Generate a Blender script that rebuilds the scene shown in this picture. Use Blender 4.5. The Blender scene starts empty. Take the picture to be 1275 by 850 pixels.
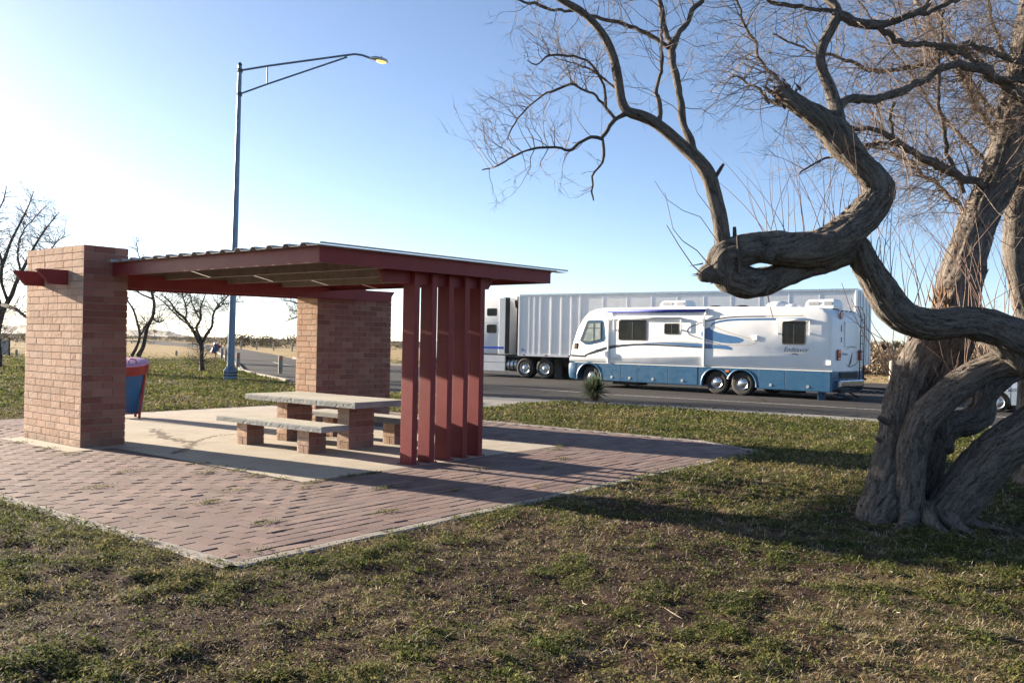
EXPOSURE = 2.1
import bpy, math, random
import numpy as np
from math import sin, cos, radians as R, pi
from mathutils import Vector, Matrix

SC = bpy.context.scene
COL = SC.collection
random.seed(7)

# ------------------------------------------------------------------ camera
F_PX, PITCH, ROLL, CAM_H = 1079.13, .0020, .0197, 1.65
cr_, sr_, cp_, sp_ = cos(ROLL), sin(ROLL), cos(PITCH), sin(PITCH)
cam_d = bpy.data.cameras.new('camera'); cam = bpy.data.objects.new('camera', cam_d); COL.objects.link(cam)
r0, u0, f0 = Vector((1, 0, 0)), Vector((0, -sp_, cp_)), Vector((0, cp_, sp_))
rx, ux = r0*cr_ + u0*sr_, -r0*sr_ + u0*cr_
m3 = Matrix((rx, ux, -f0)).transposed()
cam.matrix_world = Matrix.Translation((0, 0, CAM_H)) @ m3.to_4x4()
cam_d.sensor_width = 36; cam_d.lens = F_PX/1275*36; cam_d.clip_end = 20000; cam_d.clip_start = .05
SC.camera = cam

def at(px, py, Y):                 # the point at distance Y that the survey of the photograph gives
    x, y = px-637.5, 425-py
    d = r0*(x*cr_-y*sr_) + u0*(x*sr_+y*cr_) + f0*F_PX
    return Vector((0, 0, CAM_H)) + d*(Y/d.y)

# ------------------------------------------------------------------ helpers
def tag(o, label=None, cat=None, group=None, kind=None):
    if label: o['label'] = label
    if cat: o['category'] = cat
    if group: o['group'] = group
    if kind: o['kind'] = kind
    return o
def empty(name, loc=(0, 0, 0), rz=0, rx=0, ry=0):
    o = bpy.data.objects.new(name, None); COL.objects.link(o)
    o.location = loc; o.rotation_euler = (rx, ry, rz); o.empty_display_size = .2
    return o
def kids(o): return [c for c in bpy.data.objects if c.parent == o]
def copy_tree(o, parent=None):
    ch = kids(o)
    c = o.copy(); COL.objects.link(c); c.parent = parent
    for k in ch: copy_tree(k, c)
    return c

class MB:
    def __init__(s): s.v=[]; s.f=[]; s.uv=None; s.col=None; s.lu=[]; s.lc=[]
    def add(s, vs, fs):
        n=len(s.v); s.v+= [tuple(p) for p in vs]; s.f+=[tuple(i+n for i in f) for f in fs]; return s
    def box(s, x0, x1, y0, y1, z0, z1):
        return s.add([(x0,y0,z0),(x1,y0,z0),(x1,y1,z0),(x0,y1,z0),(x0,y0,z1),(x1,y0,z1),(x1,y1,z1),(x0,y1,z1)],
              [(0,3,2,1),(4,5,6,7),(0,1,5,4),(1,2,6,5),(2,3,7,6),(3,0,4,7)])
    def prism(s, poly, y0, y1):     # polygon in x,z pushed along y
        n=len(poly); a=sum(poly[i][0]*poly[(i+1)%n][1]-poly[(i+1)%n][0]*poly[i][1] for i in range(n))
        if a<0: poly=poly[::-1]
        vs=[(x,y0,z) for x,z in poly]+[(x,y1,z) for x,z in poly]
        fs=[tuple(range(n)),tuple(range(2*n-1,n-1,-1))]+[(i,i+n,(i+1)%n+n,(i+1)%n) for i in range(n)]
        return s.add(vs,fs)
    def lathe(s, prof, seg=24, axis='z', c=(0,0,0), cap=True):   # prof: (r, h)
        vs=[];fs=[];n=len(prof)
        for r,h in prof:
            for k in range(seg):
                a=2*pi*k/seg; x,y=r*cos(a),r*sin(a)
                p={'z':(x,y,h),'y':(x,h,-y),'x':(h,x,y)}[axis]
                vs.append((p[0]+c[0],p[1]+c[1],p[2]+c[2]))
        for i in range(n-1):
            for k in range(seg):
                fs.append((i*seg+k,i*seg+(k+1)%seg,(i+1)*seg+(k+1)%seg,(i+1)*seg+k))
        if cap:
            if prof[0][0]>1e-6: fs.append(tuple(range(seg-1,-1,-1)))
            if prof[-1][0]>1e-6: fs.append(tuple((n-1)*seg+k for k in range(seg)))
        return s.add(vs,fs)
    def tube(s, pts, rad, seg=8, uv=False, fn=None, cap=True):
        pts=[Vector(p) for p in pts]; n=len(pts)
        if not hasattr(rad,'__len__'): rad=[rad]*n
        t=(pts[1]-pts[0]).normalized()
        nx=t.orthogonal().normalized(); base=len(s.v); L=0
        for i,p in enumerate(pts):
            if i: L+=(p-pts[i-1]).length
            t=((pts[min(i+1,n-1)]-pts[max(i-1,0)])).normalized()
            nx=(nx-t*nx.dot(t)); nx=nx.normalized() if nx.length>1e-6 else t.orthogonal().normalized()
            ny=t.cross(nx)
            for k in range(seg):
                a=2*pi*k/seg
                r=rad[i]*(fn(a,L,rad[i],i) if fn else 1)
                s.v.append(tuple(p+nx*(r*cos(a))+ny*(r*sin(a))))
                if uv: s.lu.append((k/seg,L))
        for i in range(n-1):
            a=base+i*seg
            for k in range(seg):
                s.f.append((a+k,a+(k+1)%seg,a+seg+(k+1)%seg,a+seg+k))
        if cap and seg>3:
            s.f.append(tuple(base+k for k in range(seg-1,-1,-1))); s.f.append(tuple(base+(n-1)*seg+k for k in range(seg)))
        return s
    def build(s, name, mat, parent=None, smooth=False, bevel=0, boxuv=False, loc=None, vcol=None, angle=None):
        me=bpy.data.meshes.new(name); me.from_pydata(s.v,[],s.f); me.update()
        if mat: me.materials.append(mat)
        o=bpy.data.objects.new(name,me); COL.objects.link(o)
        if parent: o.parent=parent
        if loc: o.location=loc
        if smooth: me.polygons.foreach_set('use_smooth',[True]*len(me.polygons))
        if s.lu and len(s.lu)==len(s.v):
            li=np.empty(len(me.loops),np.int32); me.loops.foreach_get('vertex_index',li)
            me.uv_layers.new(name='UVMap').data.foreach_set('uv',np.array(s.lu,np.float32)[li].ravel())
        elif boxuv: box_uv(me)
        if vcol is not None:
            a=me.color_attributes.new('Col','FLOAT_COLOR','POINT'); a.data.foreach_set('color',np.array(vcol,np.float32).ravel())
        if bevel:
            b=o.modifiers.new('bevel','BEVEL'); b.width=bevel; b.segments=2; b.limit_method='ANGLE'; b.angle_limit=R(40); b.harden_normals=False
        if angle:
            me.polygons.foreach_set('use_smooth',[True]*len(me.polygons)); me.set_sharp_from_angle(angle=R(angle))
        return o
def box_uv(me):
    n=len(me.polygons); nor=np.empty(n*3,np.float32); me.polygons.foreach_get('normal',nor); nor=np.abs(nor.reshape(-1,3))
    ax=nor.argmax(1); tot=np.empty(n,np.int32); me.polygons.foreach_get('loop_total',tot)
    li=np.empty(len(me.loops),np.int32); me.loops.foreach_get('vertex_index',li)
    co=np.empty(len(me.vertices)*3,np.float32); me.vertices.foreach_get('co',co); c=co.reshape(-1,3)[li]; a=np.repeat(ax,tot)
    u=np.where(a==0,c[:,1],c[:,0]); v=np.where(a==2,c[:,1],c[:,2])
    me.uv_layers.new(name='UVMap').data.foreach_set('uv',np.stack([u,v],1).astype(np.float32).ravel())
def np_mesh(name, V, Fc, mat, col=None, nper=4, smooth=False):
    me=bpy.data.meshes.new(name); nv=len(V); nf=len(Fc)
    me.vertices.add(nv); me.vertices.foreach_set('co',np.ascontiguousarray(V,np.float32).ravel())
    me.loops.add(nf*nper); me.loops.foreach_set('vertex_index',np.ascontiguousarray(Fc,np.int32).ravel())
    me.polygons.add(nf); me.polygons.foreach_set('loop_start',np.arange(0,nf*nper,nper,dtype=np.int32))
    me.update(calc_edges=True); me.validate()
    if smooth: me.polygons.foreach_set('use_smooth',np.ones(nf,bool))
    if col is not None:
        a=me.color_attributes.new('Col','FLOAT_COLOR','POINT'); a.data.foreach_set('color',np.ascontiguousarray(col,np.float32).ravel())
    me.materials.append(mat); o=bpy.data.objects.new(name,me); COL.objects.link(o); return o

# lattice noise in numpy, for the shape and the plant cover of the ground
def _h(ix,iy,seed):
    n=(ix*374761393+iy*668265263+seed*1442695041).astype(np.int64)&0xffffffff
    n=((n^(n>>13))*1274126177)&0xffffffff
    return ((n^(n>>16))&0xffff)/65535.
def vnoise(x,y,seed=0):
    x=np.asarray(x,float);y=np.asarray(y,float); ix=np.floor(x).astype(np.int64);iy=np.floor(y).astype(np.int64);fx=x-ix;fy=y-iy
    fx=fx*fx*(3-2*fx);fy=fy*fy*(3-2*fy)
    a=_h(ix,iy,seed);b=_h(ix+1,iy,seed);c=_h(ix,iy+1,seed);d=_h(ix+1,iy+1,seed)
    return (a*(1-fx)+b*fx)*(1-fy)+(c*(1-fx)+d*fx)*fy
def fbm(x,y,seed=0,oct=4):
    t=0;a=.5;s=0
    for i in range(oct): t=t+a*vnoise(x*2**i+i*17.3,y*2**i-i*9.1,seed+i);s+=a;a*=.5
    return t/s
def sstep(a,b,x): t=np.clip((x-a)/(b-a),0,1); return t*t*(3-2*t)
def in_poly(x,y,poly):
    r=np.zeros(np.shape(x),bool);n=len(poly)
    for i in range(n):
        x0,y0=poly[i];x1,y1=poly[(i+1)%n]
        c=((y0>y)!=(y1>y))
        with np.errstate(divide='ignore',invalid='ignore'): r^=c&(x<(x1-x0)*(y-y0)/((y1-y0) if y1!=y0 else 1e-9)+x0)
    return r
def seg_dist(x,y,poly,closed=True):
    d=np.full(np.shape(x),1e9);n=len(poly)
    for i in range(n if closed else n-1):
        x0,y0=poly[i];x1,y1=poly[(i+1)%n];dx,dy=x1-x0,y1-y0
        t=np.clip(((x-x0)*dx+(y-y0)*dy)/(dx*dx+dy*dy),0,1)
        d=np.minimum(d,np.hypot(x-x0-t*dx,y-y0-t*dy))
    return d

# ------------------------------------------------------------------ materials
class NT:
    def __init__(s,name):
        s.m=bpy.data.materials.new(name); s.m.use_nodes=True; s.n=s.m.node_tree.nodes; s.l=s.m.node_tree.links
        s.b=s.n['Principled BSDF']; s.out=s.n['Material Output']
    def node(s,t,**k):
        n=s.n.new(t)
        for a,b in k.items():
            if hasattr(n,a): setattr(n,a,b)
        return n
    def link(s,a,b): s.l.new(a,b)
    def coord(s,which='Object',scale=(1,1,1),rot=(0,0,0)):
        tc=s.node('ShaderNodeTexCoord'); mp=s.node('ShaderNodeMapping'); mp.inputs['Scale'].default_value=scale; mp.inputs['Rotation'].default_value=rot
        s.link(tc.outputs[which],mp.inputs['Vector']); return mp.outputs['Vector']
    def noise(s,vec,scale,detail=5,rough=.6,dist=0):
        n=s.node('ShaderNodeTexNoise'); n.inputs['Scale'].default_value=scale; n.inputs['Detail'].default_value=detail; n.inputs['Roughness'].default_value=rough; n.inputs['Distortion'].default_value=dist
        if vec: s.link(vec,n.inputs['Vector'])
        return n.outputs['Fac']
    def ramp(s,fac,stops):
        r=s.node('ShaderNodeValToRGB'); e=r.color_ramp.elements
        while len(e)<len(stops): e.new(.5)
        for x,(p,c) in zip(e,stops):
            x.position=p; x.color=(c,c,c,1) if not hasattr(c,'__len__') else (*c,1)
        s.link(fac,r.inputs['Fac']); return r.outputs['Color']
    def mix(s,fac,a,b,mode='MIX'):
        n=s.node('ShaderNodeMix'); n.data_type='RGBA'; n.blend_type=mode
        for sock,v in ((n.inputs[0],fac),(n.inputs[6],a),(n.inputs[7],b)):
            if isinstance(v,(int,float)): sock.default_value=v
            elif isinstance(v,tuple): sock.default_value=(*v,1) if len(v)==3 else v
            else: s.link(v,sock)
        return n.outputs[2]
    def math(s,op,a,b=0.):
        n=s.node('ShaderNodeMath'); n.operation=op
        for sock,v in ((n.inputs[0],a),(n.inputs[1],b)):
            if isinstance(v,(int,float)): sock.default_value=v
            else: s.link(v,sock)
        return n.outputs[0]
    def attr(s,name='Col'):
        n=s.node('ShaderNodeAttribute'); n.attribute_name=name; return n.outputs['Color']
    def bump(s,h,strength=.5,dist=.02,prev=None):
        n=s.node('ShaderNodeBump'); n.inputs['Strength'].default_value=strength; n.inputs['Distance'].default_value=dist; s.link(h,n.inputs['Height'])
        if prev: s.link(prev,n.inputs['Normal'])
        return n.outputs['Normal']
    def set(s,color=None,rough=None,normal=None,metal=None,spec=None):
        for k,v in (('Base Color',color),('Roughness',rough),('Normal',normal),('Metallic',metal),('Specular IOR Level',spec)):
            if v is None: continue
            if isinstance(v,(int,float)): s.b.inputs[k].default_value=v
            elif isinstance(v,tuple): s.b.inputs[k].default_value=(*v,1)
            else: s.link(v,s.b.inputs[k])
        return s.m
def simple(name,c,rough=.5,metal=0,var=.15,scale=6,bump=0,bscale=60,spec=.5,c2=None,coat=0):
    t=NT(name); v=t.coord(); n=t.noise(v,scale,6,.65)
    d=c2 or tuple(x*(1-var) for x in c); e=tuple(min(1,x*(1+var*.6)) for x in c) if not c2 else c
    col=t.ramp(n,[(.3,d),(.7,e)])
    nr=t.bump(t.noise(v,bscale,4),bump,.01) if bump else None
    rr=t.ramp(t.noise(v,scale*2.3,4),[(.3,max(0,rough-.08)),(.7,min(1,rough+.08))])
    m=t.set(col,rr,nr,metal,spec)
    if coat: t.b.inputs['Coat Weight'].default_value=coat; t.b.inputs['Coat Roughness'].default_value=.08
    return m

MT={}
def make_mats():
    M=MT
    # bricks: colour set per brick, with the sun or shade of its face painted in
    t=NT('brick'); v=t.coord('Object'); n=t.noise(v,45,6,.7); n2=t.noise(v,9,4)
    c=t.mix(.55,t.attr(),t.ramp(n,[(.25,(.55,.5,.48)),(.75,(1.0,1.0,1.0))]),'MULTIPLY')
    c=t.mix(t.ramp(n2,[(.55,0.),(.85,.25)]),c,(.36,.27,.21)); sx=t.node('ShaderNodeSeparateXYZ'); t.link(v,sx.inputs[0]); c=t.mix(t.math('MULTIPLY',t.ramp(sx.outputs[2],[(.0,.75),(.22,0.)]),t.ramp(n2,[(.35,.2),(.6,1.)])),c,(.20,.155,.125)); c=t.mix(t.ramp(t.noise(t.coord('Object',(5,5,.6)),1.3,5,.6),[(.58,0.),(.8,.3)]),c,(.24,.18,.15))
    M['brick']=t.set(c,.92,t.bump(n,.6,.006),spec=.15)
    t=NT('paver'); v=t.coord('Object'); n=t.noise(v,55,6,.7); n2=t.noise(v,1.1,5,.6)
    c=t.mix(.6,t.attr(),t.ramp(n,[(.25,(.6,.56,.56)),(.75,(1.,1.,1.))]),'MULTIPLY')
    c=t.mix(t.ramp(n2,[(.36,.08),(.72,.6)]),c,(.24,.19,.172))
    M['paver']=t.set(c,.9,t.bump(n,.5,.004),spec=.2)
    t=NT('joint_sand'); v=t.coord(); n=t.noise(v,30,5)
    M['sand']=t.set(t.ramp(n,[(.3,(.13,.105,.09)),(.7,(.26,.215,.18))]),.95,t.bump(n,.6,.01),spec=.1)
    # concrete
    def conc(name,a,b,stain,st=.5):
        t=NT(name); v=t.coord(); n=t.noise(v,.9,6,.65,.4); n2=t.noise(v,40,5,.7); n3=t.noise(v,3.1,5,.7)
        c=t.ramp(n3,[(.3,a),(.7,b)]); c=t.mix(t.ramp(n,[(.45,0.),(.7,st)]),c,stain)
        c=t.mix(.35,c,t.ramp(n2,[(.3,(.6,.6,.6)),(.7,(1.,1.,1.))]),'MULTIPLY')
        vo=t.node('ShaderNodeTexVoronoi'); vo.feature='DISTANCE_TO_EDGE'; vo.inputs['Scale'].default_value=.33; t.link(v,vo.inputs['Vector'])
        return t.set(c,.88,t.bump(n2,.35,.005),spec=.25)
    M['concrete']=conc('concrete_pad',(.40,.35,.28),(.50,.45,.37),(.30,.255,.20))
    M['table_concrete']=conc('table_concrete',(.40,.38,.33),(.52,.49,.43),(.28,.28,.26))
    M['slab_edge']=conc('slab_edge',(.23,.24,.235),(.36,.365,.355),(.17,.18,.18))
    M['kerb']=conc('kerb_concrete',(.27,.245,.22),(.35,.32,.285),(.2,.175,.15))
    M['apron']=conc('apron_concrete',(.24,.22,.20),(.33,.31,.28),(.16,.15,.14))
    t=NT('asphalt'); v=t.coord(); n=t.noise(v,60,6,.8); n2=t.noise(t.coord('Object',(.06,.5,1),(0,0,R(-30))),1.,6,.6,.3); n3=t.noise(v,.25,5)
    c=t.ramp(n,[(.3,(.028,.027,.027)),(.75,(.062,.059,.058))]); c=t.mix(t.ramp(n2,[(.4,0.),(.75,.7)]),c,(.085,.078,.075)); c=t.mix(t.ramp(n3,[(.5,0.),(.75,.45)]),c,(.05,.048,.047))
    ck=t.node('ShaderNodeTexVoronoi'); ck.feature='DISTANCE_TO_EDGE'; ck.inputs['Scale'].default_value=.22; dv=t.node('ShaderNodeVectorMath'); dv.operation='MULTIPLY_ADD'; nz=t.node('ShaderNodeTexNoise'); nz.inputs['Scale'].default_value=.8; nz.inputs['Detail'].default_value=5; t.link(v,nz.inputs['Vector']); t.link(nz.outputs['Color'],dv.inputs[0]); dv.inputs[1].default_value=(1.5,1.5,0); t.link(v,dv.inputs[2]); t.link(dv.outputs[0],ck.inputs['Vector'])
    c=t.mix(t.ramp(ck.outputs['Distance'],[(.004,.85),(.012,0.)]),c,(.012,.011,.011)); c=t.mix(t.ramp(t.noise(v,1.1,3,.4),[(.68,0.),(.74,.75)]),c,(.018,.017,.016))
    M['asphalt']=t.set(c,.85,t.bump(n,.4,.006),spec=.12)
    t=NT('road_paint'); v=t.coord(); n=t.noise(v,14,6,.8)
    M['road_paint']=t.set(t.ramp(n,[(.42,(.16,.15,.14)),(.55,(.62,.6,.56))]),.8,spec=.3)
    # paint and metal
    t=NT('red_paint'); v=t.coord(); n=t.noise(v,3,6,.6); n2=t.noise(v,30,5,.8)
    c=t.ramp(n,[(.3,(.175,.023,.026)),(.7,(.22,.034,.035))]); c=t.mix(t.ramp(n2,[(.68,0.),(.82,.35)]),c,(.22,.075,.065))
    M['red']=t.set(c,t.ramp(n2,[(.3,.36),(.8,.55)]),t.bump(n2,.12,.004),spec=.22)
    M['red_bin']=simple('red_bin_paint',(.22,.016,.016),.45,var=.25,bump=.1)
    M['blue_bin']=simple('blue_bin_paint',(.004,.095,.28),.5,var=.25,bump=.08)
    M['lilac']=simple('faded_lid_paint',(.50,.30,.46),.45,var=.2)
    t=NT('galvanised'); v=t.coord(); vo=t.node('ShaderNodeTexVoronoi'); vo.inputs['Scale'].default_value=22; t.link(v,vo.inputs['Vector']); n=t.noise(v,2,5)
    c=t.mix(.5,t.ramp(vo.outputs['Distance'],[(.1,(.30,.30,.29)),(.7,(.42,.41,.39))]),t.ramp(n,[(.35,(.30,.28,.25)),(.7,(.46,.44,.40))]))
    M['galv']=t.set(c,.55,None,.35)
    M['purlin']=simple('purlin_tan_paint',(.24,.19,.155),.6,var=.3)
    M['lamp_steel']=simple('lamp_post_steel',(.13,.19,.26),.42,.45,var=.2,scale=3)
    M['dark_steel']=simple('dark_steel',(.05,.05,.055),.5,.4)
    t=NT('rv_white'); v=t.coord(); n=t.noise(v,1.2,5); n2=t.noise(t.coord('Object',(6,6,.5)),1.5,6,.7); n3=t.noise(v,.9,2)
    c=t.ramp(n,[(.3,(.74,.735,.72)),(.7,(.83,.825,.81))]); c=t.mix(t.ramp(n2,[(.55,0.),(.85,.22)]),c,(.52,.47,.40))
    M['rv_white']=t.set(c,.34,t.bump(n3,.25,.05),spec=.5)
    M['rv_trim']=simple('rv_trim_white',(.78,.78,.76),.4,var=.08)
    M['rv_blue']=simple('rv_blue_paint',(.022,.090,.180),.3,var=.12,scale=1.5)
    M['rv_navy']=simple('rv_navy_stripe',(.008,.02,.05),.35,var=.2)
    M['rv_swoosh']=simple('rv_blue_stripe',(.035,.13,.30),.35,var=.15)
    M['rv_gold']=simple('rv_gold_stripe',(.42,.36,.28),.4,var=.15)
    M['awning_blue']=simple('awning_blue',(.012,.04,.33),.6,var=.2)
    t=NT('glass_dark'); v=t.coord(); n=t.noise(v,1.2,3)
    M['glass']=t.set(t.ramp(n,[(.4,(.004,.005,.007)),(.7,(.014,.016,.02))]),.05,spec=.22)
    t=NT('cab_glass'); v=t.coord(); n=t.noise(v,1.6,3)
    M['cabglass']=t.set(t.ramp(n,[(.4,(.16,.21,.22)),(.7,(.40,.47,.46))]),.05,spec=.8)
    M['black']=simple('black_rubber',(.014,.014,.015),.6,var=.3)
    M['tyre']=simple('tyre_rubber',(.024,.023,.022),.8,var=.3,bump=.3,bscale=40)
    M['dusty_tyre']=simple('dusty_tyre_wall',(.16,.14,.11),.85,var=.3)
    M['chrome']=simple('chrome',(.58,.58,.60),.2,1,var=.1)
    M['alu']=simple('aluminium',(.55,.56,.57),.32,.85,var=.15)
    M['red_lens']=simple('red_lens',(.30,.012,.012),.2,var=.2); M['amber']=simple('amber_lens',(.75,.16,.02),.25,var=.1); M['white_lens']=simple('white_lens',(.7,.7,.68),.2,var=.1)
    M['trailer']=None
    t=NT('trailer_white'); v=t.coord(); n2=t.noise(t.coord('Object',(5,5,.25)),1.6,6,.7); n=t.noise(v,.8,5)
    c=t.ramp(n,[(.3,(.76,.76,.75)),(.7,(.82,.82,.81))]); c=t.mix(t.ramp(n2,[(.5,0.),(.85,.35)]),c,(.50,.48,.44))
    M['trailer']=t.set(c,.45,spec=.4)
    M['cab_white']=simple('truck_white_paint',(.72,.72,.71),.32,var=.07,scale=1.5)
    M['cab_stripe']=simple('truck_blue_stripe',(.02,.08,.5),.35,var=.2)
    M['mud']=simple('dirty_black',(.035,.033,.03),.8,var=.4)
    M['car']=simple('car_silver_blue',(.36,.42,.50),.28,.35,var=.08,coat=.5)
    # bark with ridges that follow the limb
    t=NT('bark'); uvn=t.node('ShaderNodeUVMap'); mp=t.node('ShaderNodeMapping'); mp.inputs['Scale'].default_value=(30,6,1); t.link(uvn.outputs[0],mp.inputs['Vector'])
    mpb=t.node('ShaderNodeMapping'); mpb.inputs['Scale'].default_value=(110,38,1); t.link(uvn.outputs[0],mpb.inputs['Vector'])
    vob=t.coord('Object'); n=t.noise(mp.outputs[0],1.,6,.7,.8); n2=t.noise(mpb.outputs[0],1.,6,.75,.6); n3=t.noise(vob,2.2,4); n4=t.noise(vob,90,4)
    h=t.math('ADD',t.math('MULTIPLY',n,.6),t.math('MULTIPLY',n2,.5))
    c=t.ramp(h,[(.41,(.020,.016,.014)),(.49,(.10,.085,.073)),(.62,(.26,.225,.195))]); c=t.mix(t.ramp(n3,[(.5,0.),(.75,.4)]),c,(.17,.15,.13),'MIX')
    M['bark']=t.set(c,.93,t.bump(n4,.25,.004,t.bump(h,1.,.05)),spec=.15)
    M['stub']=simple('torn_wood',(.30,.16,.075),.9,c2=(.10,.055,.03),scale=14,bump=.6,bscale=30)
    M['stub_dark']=simple('weathered_break',(.13,.09,.06),.95,c2=(.035,.025,.02),scale=14,bump=.6,bscale=30)
    t=NT('twig'); v=t.coord(); n=t.noise(v,3,4)
    M['twig']=t.set(t.ramp(n,[(.3,(.10,.076,.060)),(.7,(.25,.192,.152))]),.8,spec=.3)
    t=NT('whip'); v=t.coord(); n=t.noise(v,2,3)
    M['whip']=t.set(t.ramp(n,[(.3,(.095,.052,.040)),(.7,(.20,.13,.10))]),.55,spec=.4)
    M['dark_bark']=simple('far_bark',(.075,.058,.05),.92,c2=(.03,.024,.022),scale=8,bump=.5,bscale=20)
    # plants: leaf colour per plant, a little light comes through the blades
    def leafmat(name,tr=.35):
        t=NT(name); c=t.attr(); t.set(c,.75,spec=.2)
        tl=t.node('ShaderNodeBsdfTranslucent'); t.link(c,tl.inputs['Color']); mx=t.node('ShaderNodeMixShader'); mx.inputs[0].default_value=tr
        t.link(t.b.outputs[0],mx.inputs[1]); t.link(tl.outputs[0],mx.inputs[2]); t.link(mx.outputs[0],t.out.inputs['Surface']); return t.m
    M['leaf']=leafmat('leaf',.45); M['straw']=leafmat('straw',.4); M['brush']=leafmat('brush',.15)
    # ground: soil, litter and mat-forming weeds
    t=NT('ground'); v=t.coord(); cov=t.attr(); sep=t.node('ShaderNodeSeparateColor'); t.link(cov,sep.inputs[0])
    na=t.noise(v,30,9,.85); nb=t.noise(v,9,8,.8); nc=t.noise(v,1.3,5,.6); nd=t.noise(v,95,6,.85)
    soil=t.ramp(nb,[(.3,(.020,.012,.010)),(.52,(.064,.039,.031)),(.75,(.145,.095,.074))])
    soil=t.mix(t.ramp(nd,[(.58,0.),(.68,.7)]),soil,(.21,.155,.105)); soil=t.mix(t.ramp(nd,[(.34,.8),(.44,0.)]),soil,(.035,.025,.018))
    grn=t.ramp(na,[(.34,(.012,.014,.006)),(.5,(.050,.056,.018)),(.68,(.14,.13,.045))])
    stw=t.ramp(nd,[(.36,(.035,.024,.016)),(.52,(.125,.092,.054)),(.66,(.30,.235,.14))])
    fld=t.ramp(nb,[(.3,(.25,.18,.09)),(.6,(.40,.305,.165)),(.8,(.47,.37,.22))]); fld=t.mix(t.ramp(nc,[(.5,0.),(.75,.5)]),fld,(.20,.155,.08))
    g=t.math('ADD',sep.outputs[0],t.math('MULTIPLY',t.math('SUBTRACT',na,.5),1.5)); s_=t.math('ADD',sep.outputs[1],t.math('MULTIPLY',t.math('SUBTRACT',nb,.5),1.8))
    c=t.mix(t.ramp(s_,[(.42,0.),(.62,1.)]),soil,stw); c=t.mix(t.ramp(g,[(.40,0.),(.62,.9)]),c,grn); c=t.mix(sep.outputs[2],c,fld)
    hh=t.math('ADD',t.math('MULTIPLY',na,.6),t.math('MULTIPLY',nd,.35))
    M['ground']=t.set(c,.95,t.bump(hh,1.,.06),spec=.08)
    t=NT('hill'); v=t.coord(); n=t.noise(v,.004,6); M['hill']=t.set(t.ramp(n,[(.3,(.15,.13,.11)),(.7,(.24,.21,.17))]),.95,spec=.1)
    M['post_wood']=simple('weathered_post',(.36,.33,.285),.9,c2=(.20,.175,.145),scale=5,bump=.5,bscale=30)
    M['yellow']=simple('yellow_sign',(.80,.42,.02),.5,var=.05); M['sign_red']=simple('red_sign',(.5,.03,.03),.5,var=.1); M['sign_grey']=simple('grey_sign',(.30,.31,.32),.5,.3)
    t=NT('lamp_glow'); t.b.inputs['Emission Color'].default_value=(1,.62,.18,1); t.b.inputs['Emission Strength'].default_value=.42; M['glow']=t.set((.8,.6,.3),.4)
make_mats()
# ------------------------------------------------------------------ light
SUN_AZ = R(-59.2); SUN_EL = R(12.3)            # azimuth from straight ahead, to the right
SC.world = bpy.data.worlds.new('World'); SC.world.use_nodes = True
wn, wl = SC.world.node_tree.nodes, SC.world.node_tree.links
sky = wn.new('ShaderNodeTexSky'); sky.sky_type = 'NISHITA'; sky.sun_disc = False
sky.sun_elevation = SUN_EL; sky.sun_rotation = SUN_AZ; sky.air_density = .62; sky.dust_density = 1.0; sky.ozone_density = 1.35; sky.altitude = 800
wl.new(sky.outputs[0], wn['Background'].inputs[0]); wn['Background'].inputs[1].default_value = .061
sl = bpy.data.lights.new('sun', 'SUN'); sl.energy = 5.0; sl.angle = R(.55); sl.color = (1, .86, .68)
so = bpy.data.objects.new('sun', sl); COL.objects.link(so)
sd = Vector((sin(SUN_AZ)*cos(SUN_EL), cos(SUN_AZ)*cos(SUN_EL), sin(SUN_EL)))
so.rotation_euler = sd.to_track_quat('Z', 'Y').to_euler(); so.location = (-30, 30, 40)
SC.view_settings.view_transform = 'Standard'; SC.view_settings.look = 'None'; SC.view_settings.gamma = 1; SC.view_settings.exposure = EXPOSURE
SC.view_settings.use_curve_mapping = False

# ------------------------------------------------------------------ plan of the place
TH = .6667; OU = Vector((sin(TH), cos(TH), 0)); OV = Vector((-cos(TH), sin(TH), 0)); OO = Vector((-6.2243, 12.5549, 0)); RZ = pi/2-TH
def W(u, v, z=0): p = OO+OU*u+OV*v; return Vector((p.x, p.y, z))
def w2(l): return [tuple(W(u, v))[:2] for u, v in l]
SLAB_UV = [(-2.33,-7.23),(7.30,-7.23),(7.95,-5.9),(8.0,5.15),(-2.33,5.15)]
PAD_UV = [(.34,-4.63),(5.43,-4.63),(5.43,.25),(7.0,.25),(7.0,5.05),(1.5,5.05),(1.5,1.98),(-.32,1.98),(-.32,-.34),(.34,-.34)]
SLAB = w2(SLAB_UV)
ASPH_NEAR = [(-140,300),(-69,170),(-51.7,140.5),(-35.5,104),(-17.8,56),(-13.7,44),(-10.8,38),(-8.72,34),(-5.6,30.2),(-.79,27.2),(1.56,26.34),(4.69,24.65),(7.64,22.63),(9.04,21.55),(14,17.6),(40,-3)]
ASPH_FAR = [(58,18),(19.5,44.5),(-.8,53.7),(-9.5,61),(-18.5,73.6),(-24.6,90.8),(-32.5,110.6),(-49,152),(-85,232),(-165,370)]
ASPH = ASPH_NEAR+ASPH_FAR
APRON = [(-9.1,33.7),(-6.2,29.6),(-3.0,27.3),(-.85,24.6),(-.9,21.9),(.1,23.7),(1.47,25.1),(2.68,24.3),(5.4,22.4),(7.18,20.95),(8.43,20.05),(13.2,16.5),(39,-4.2),(40,-3),(14,17.6),(9.04,21.55),(7.64,22.63),(4.69,24.65),(1.56,26.34),(-.79,27.2),(-5.6,30.2),(-8.72,34)]

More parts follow.
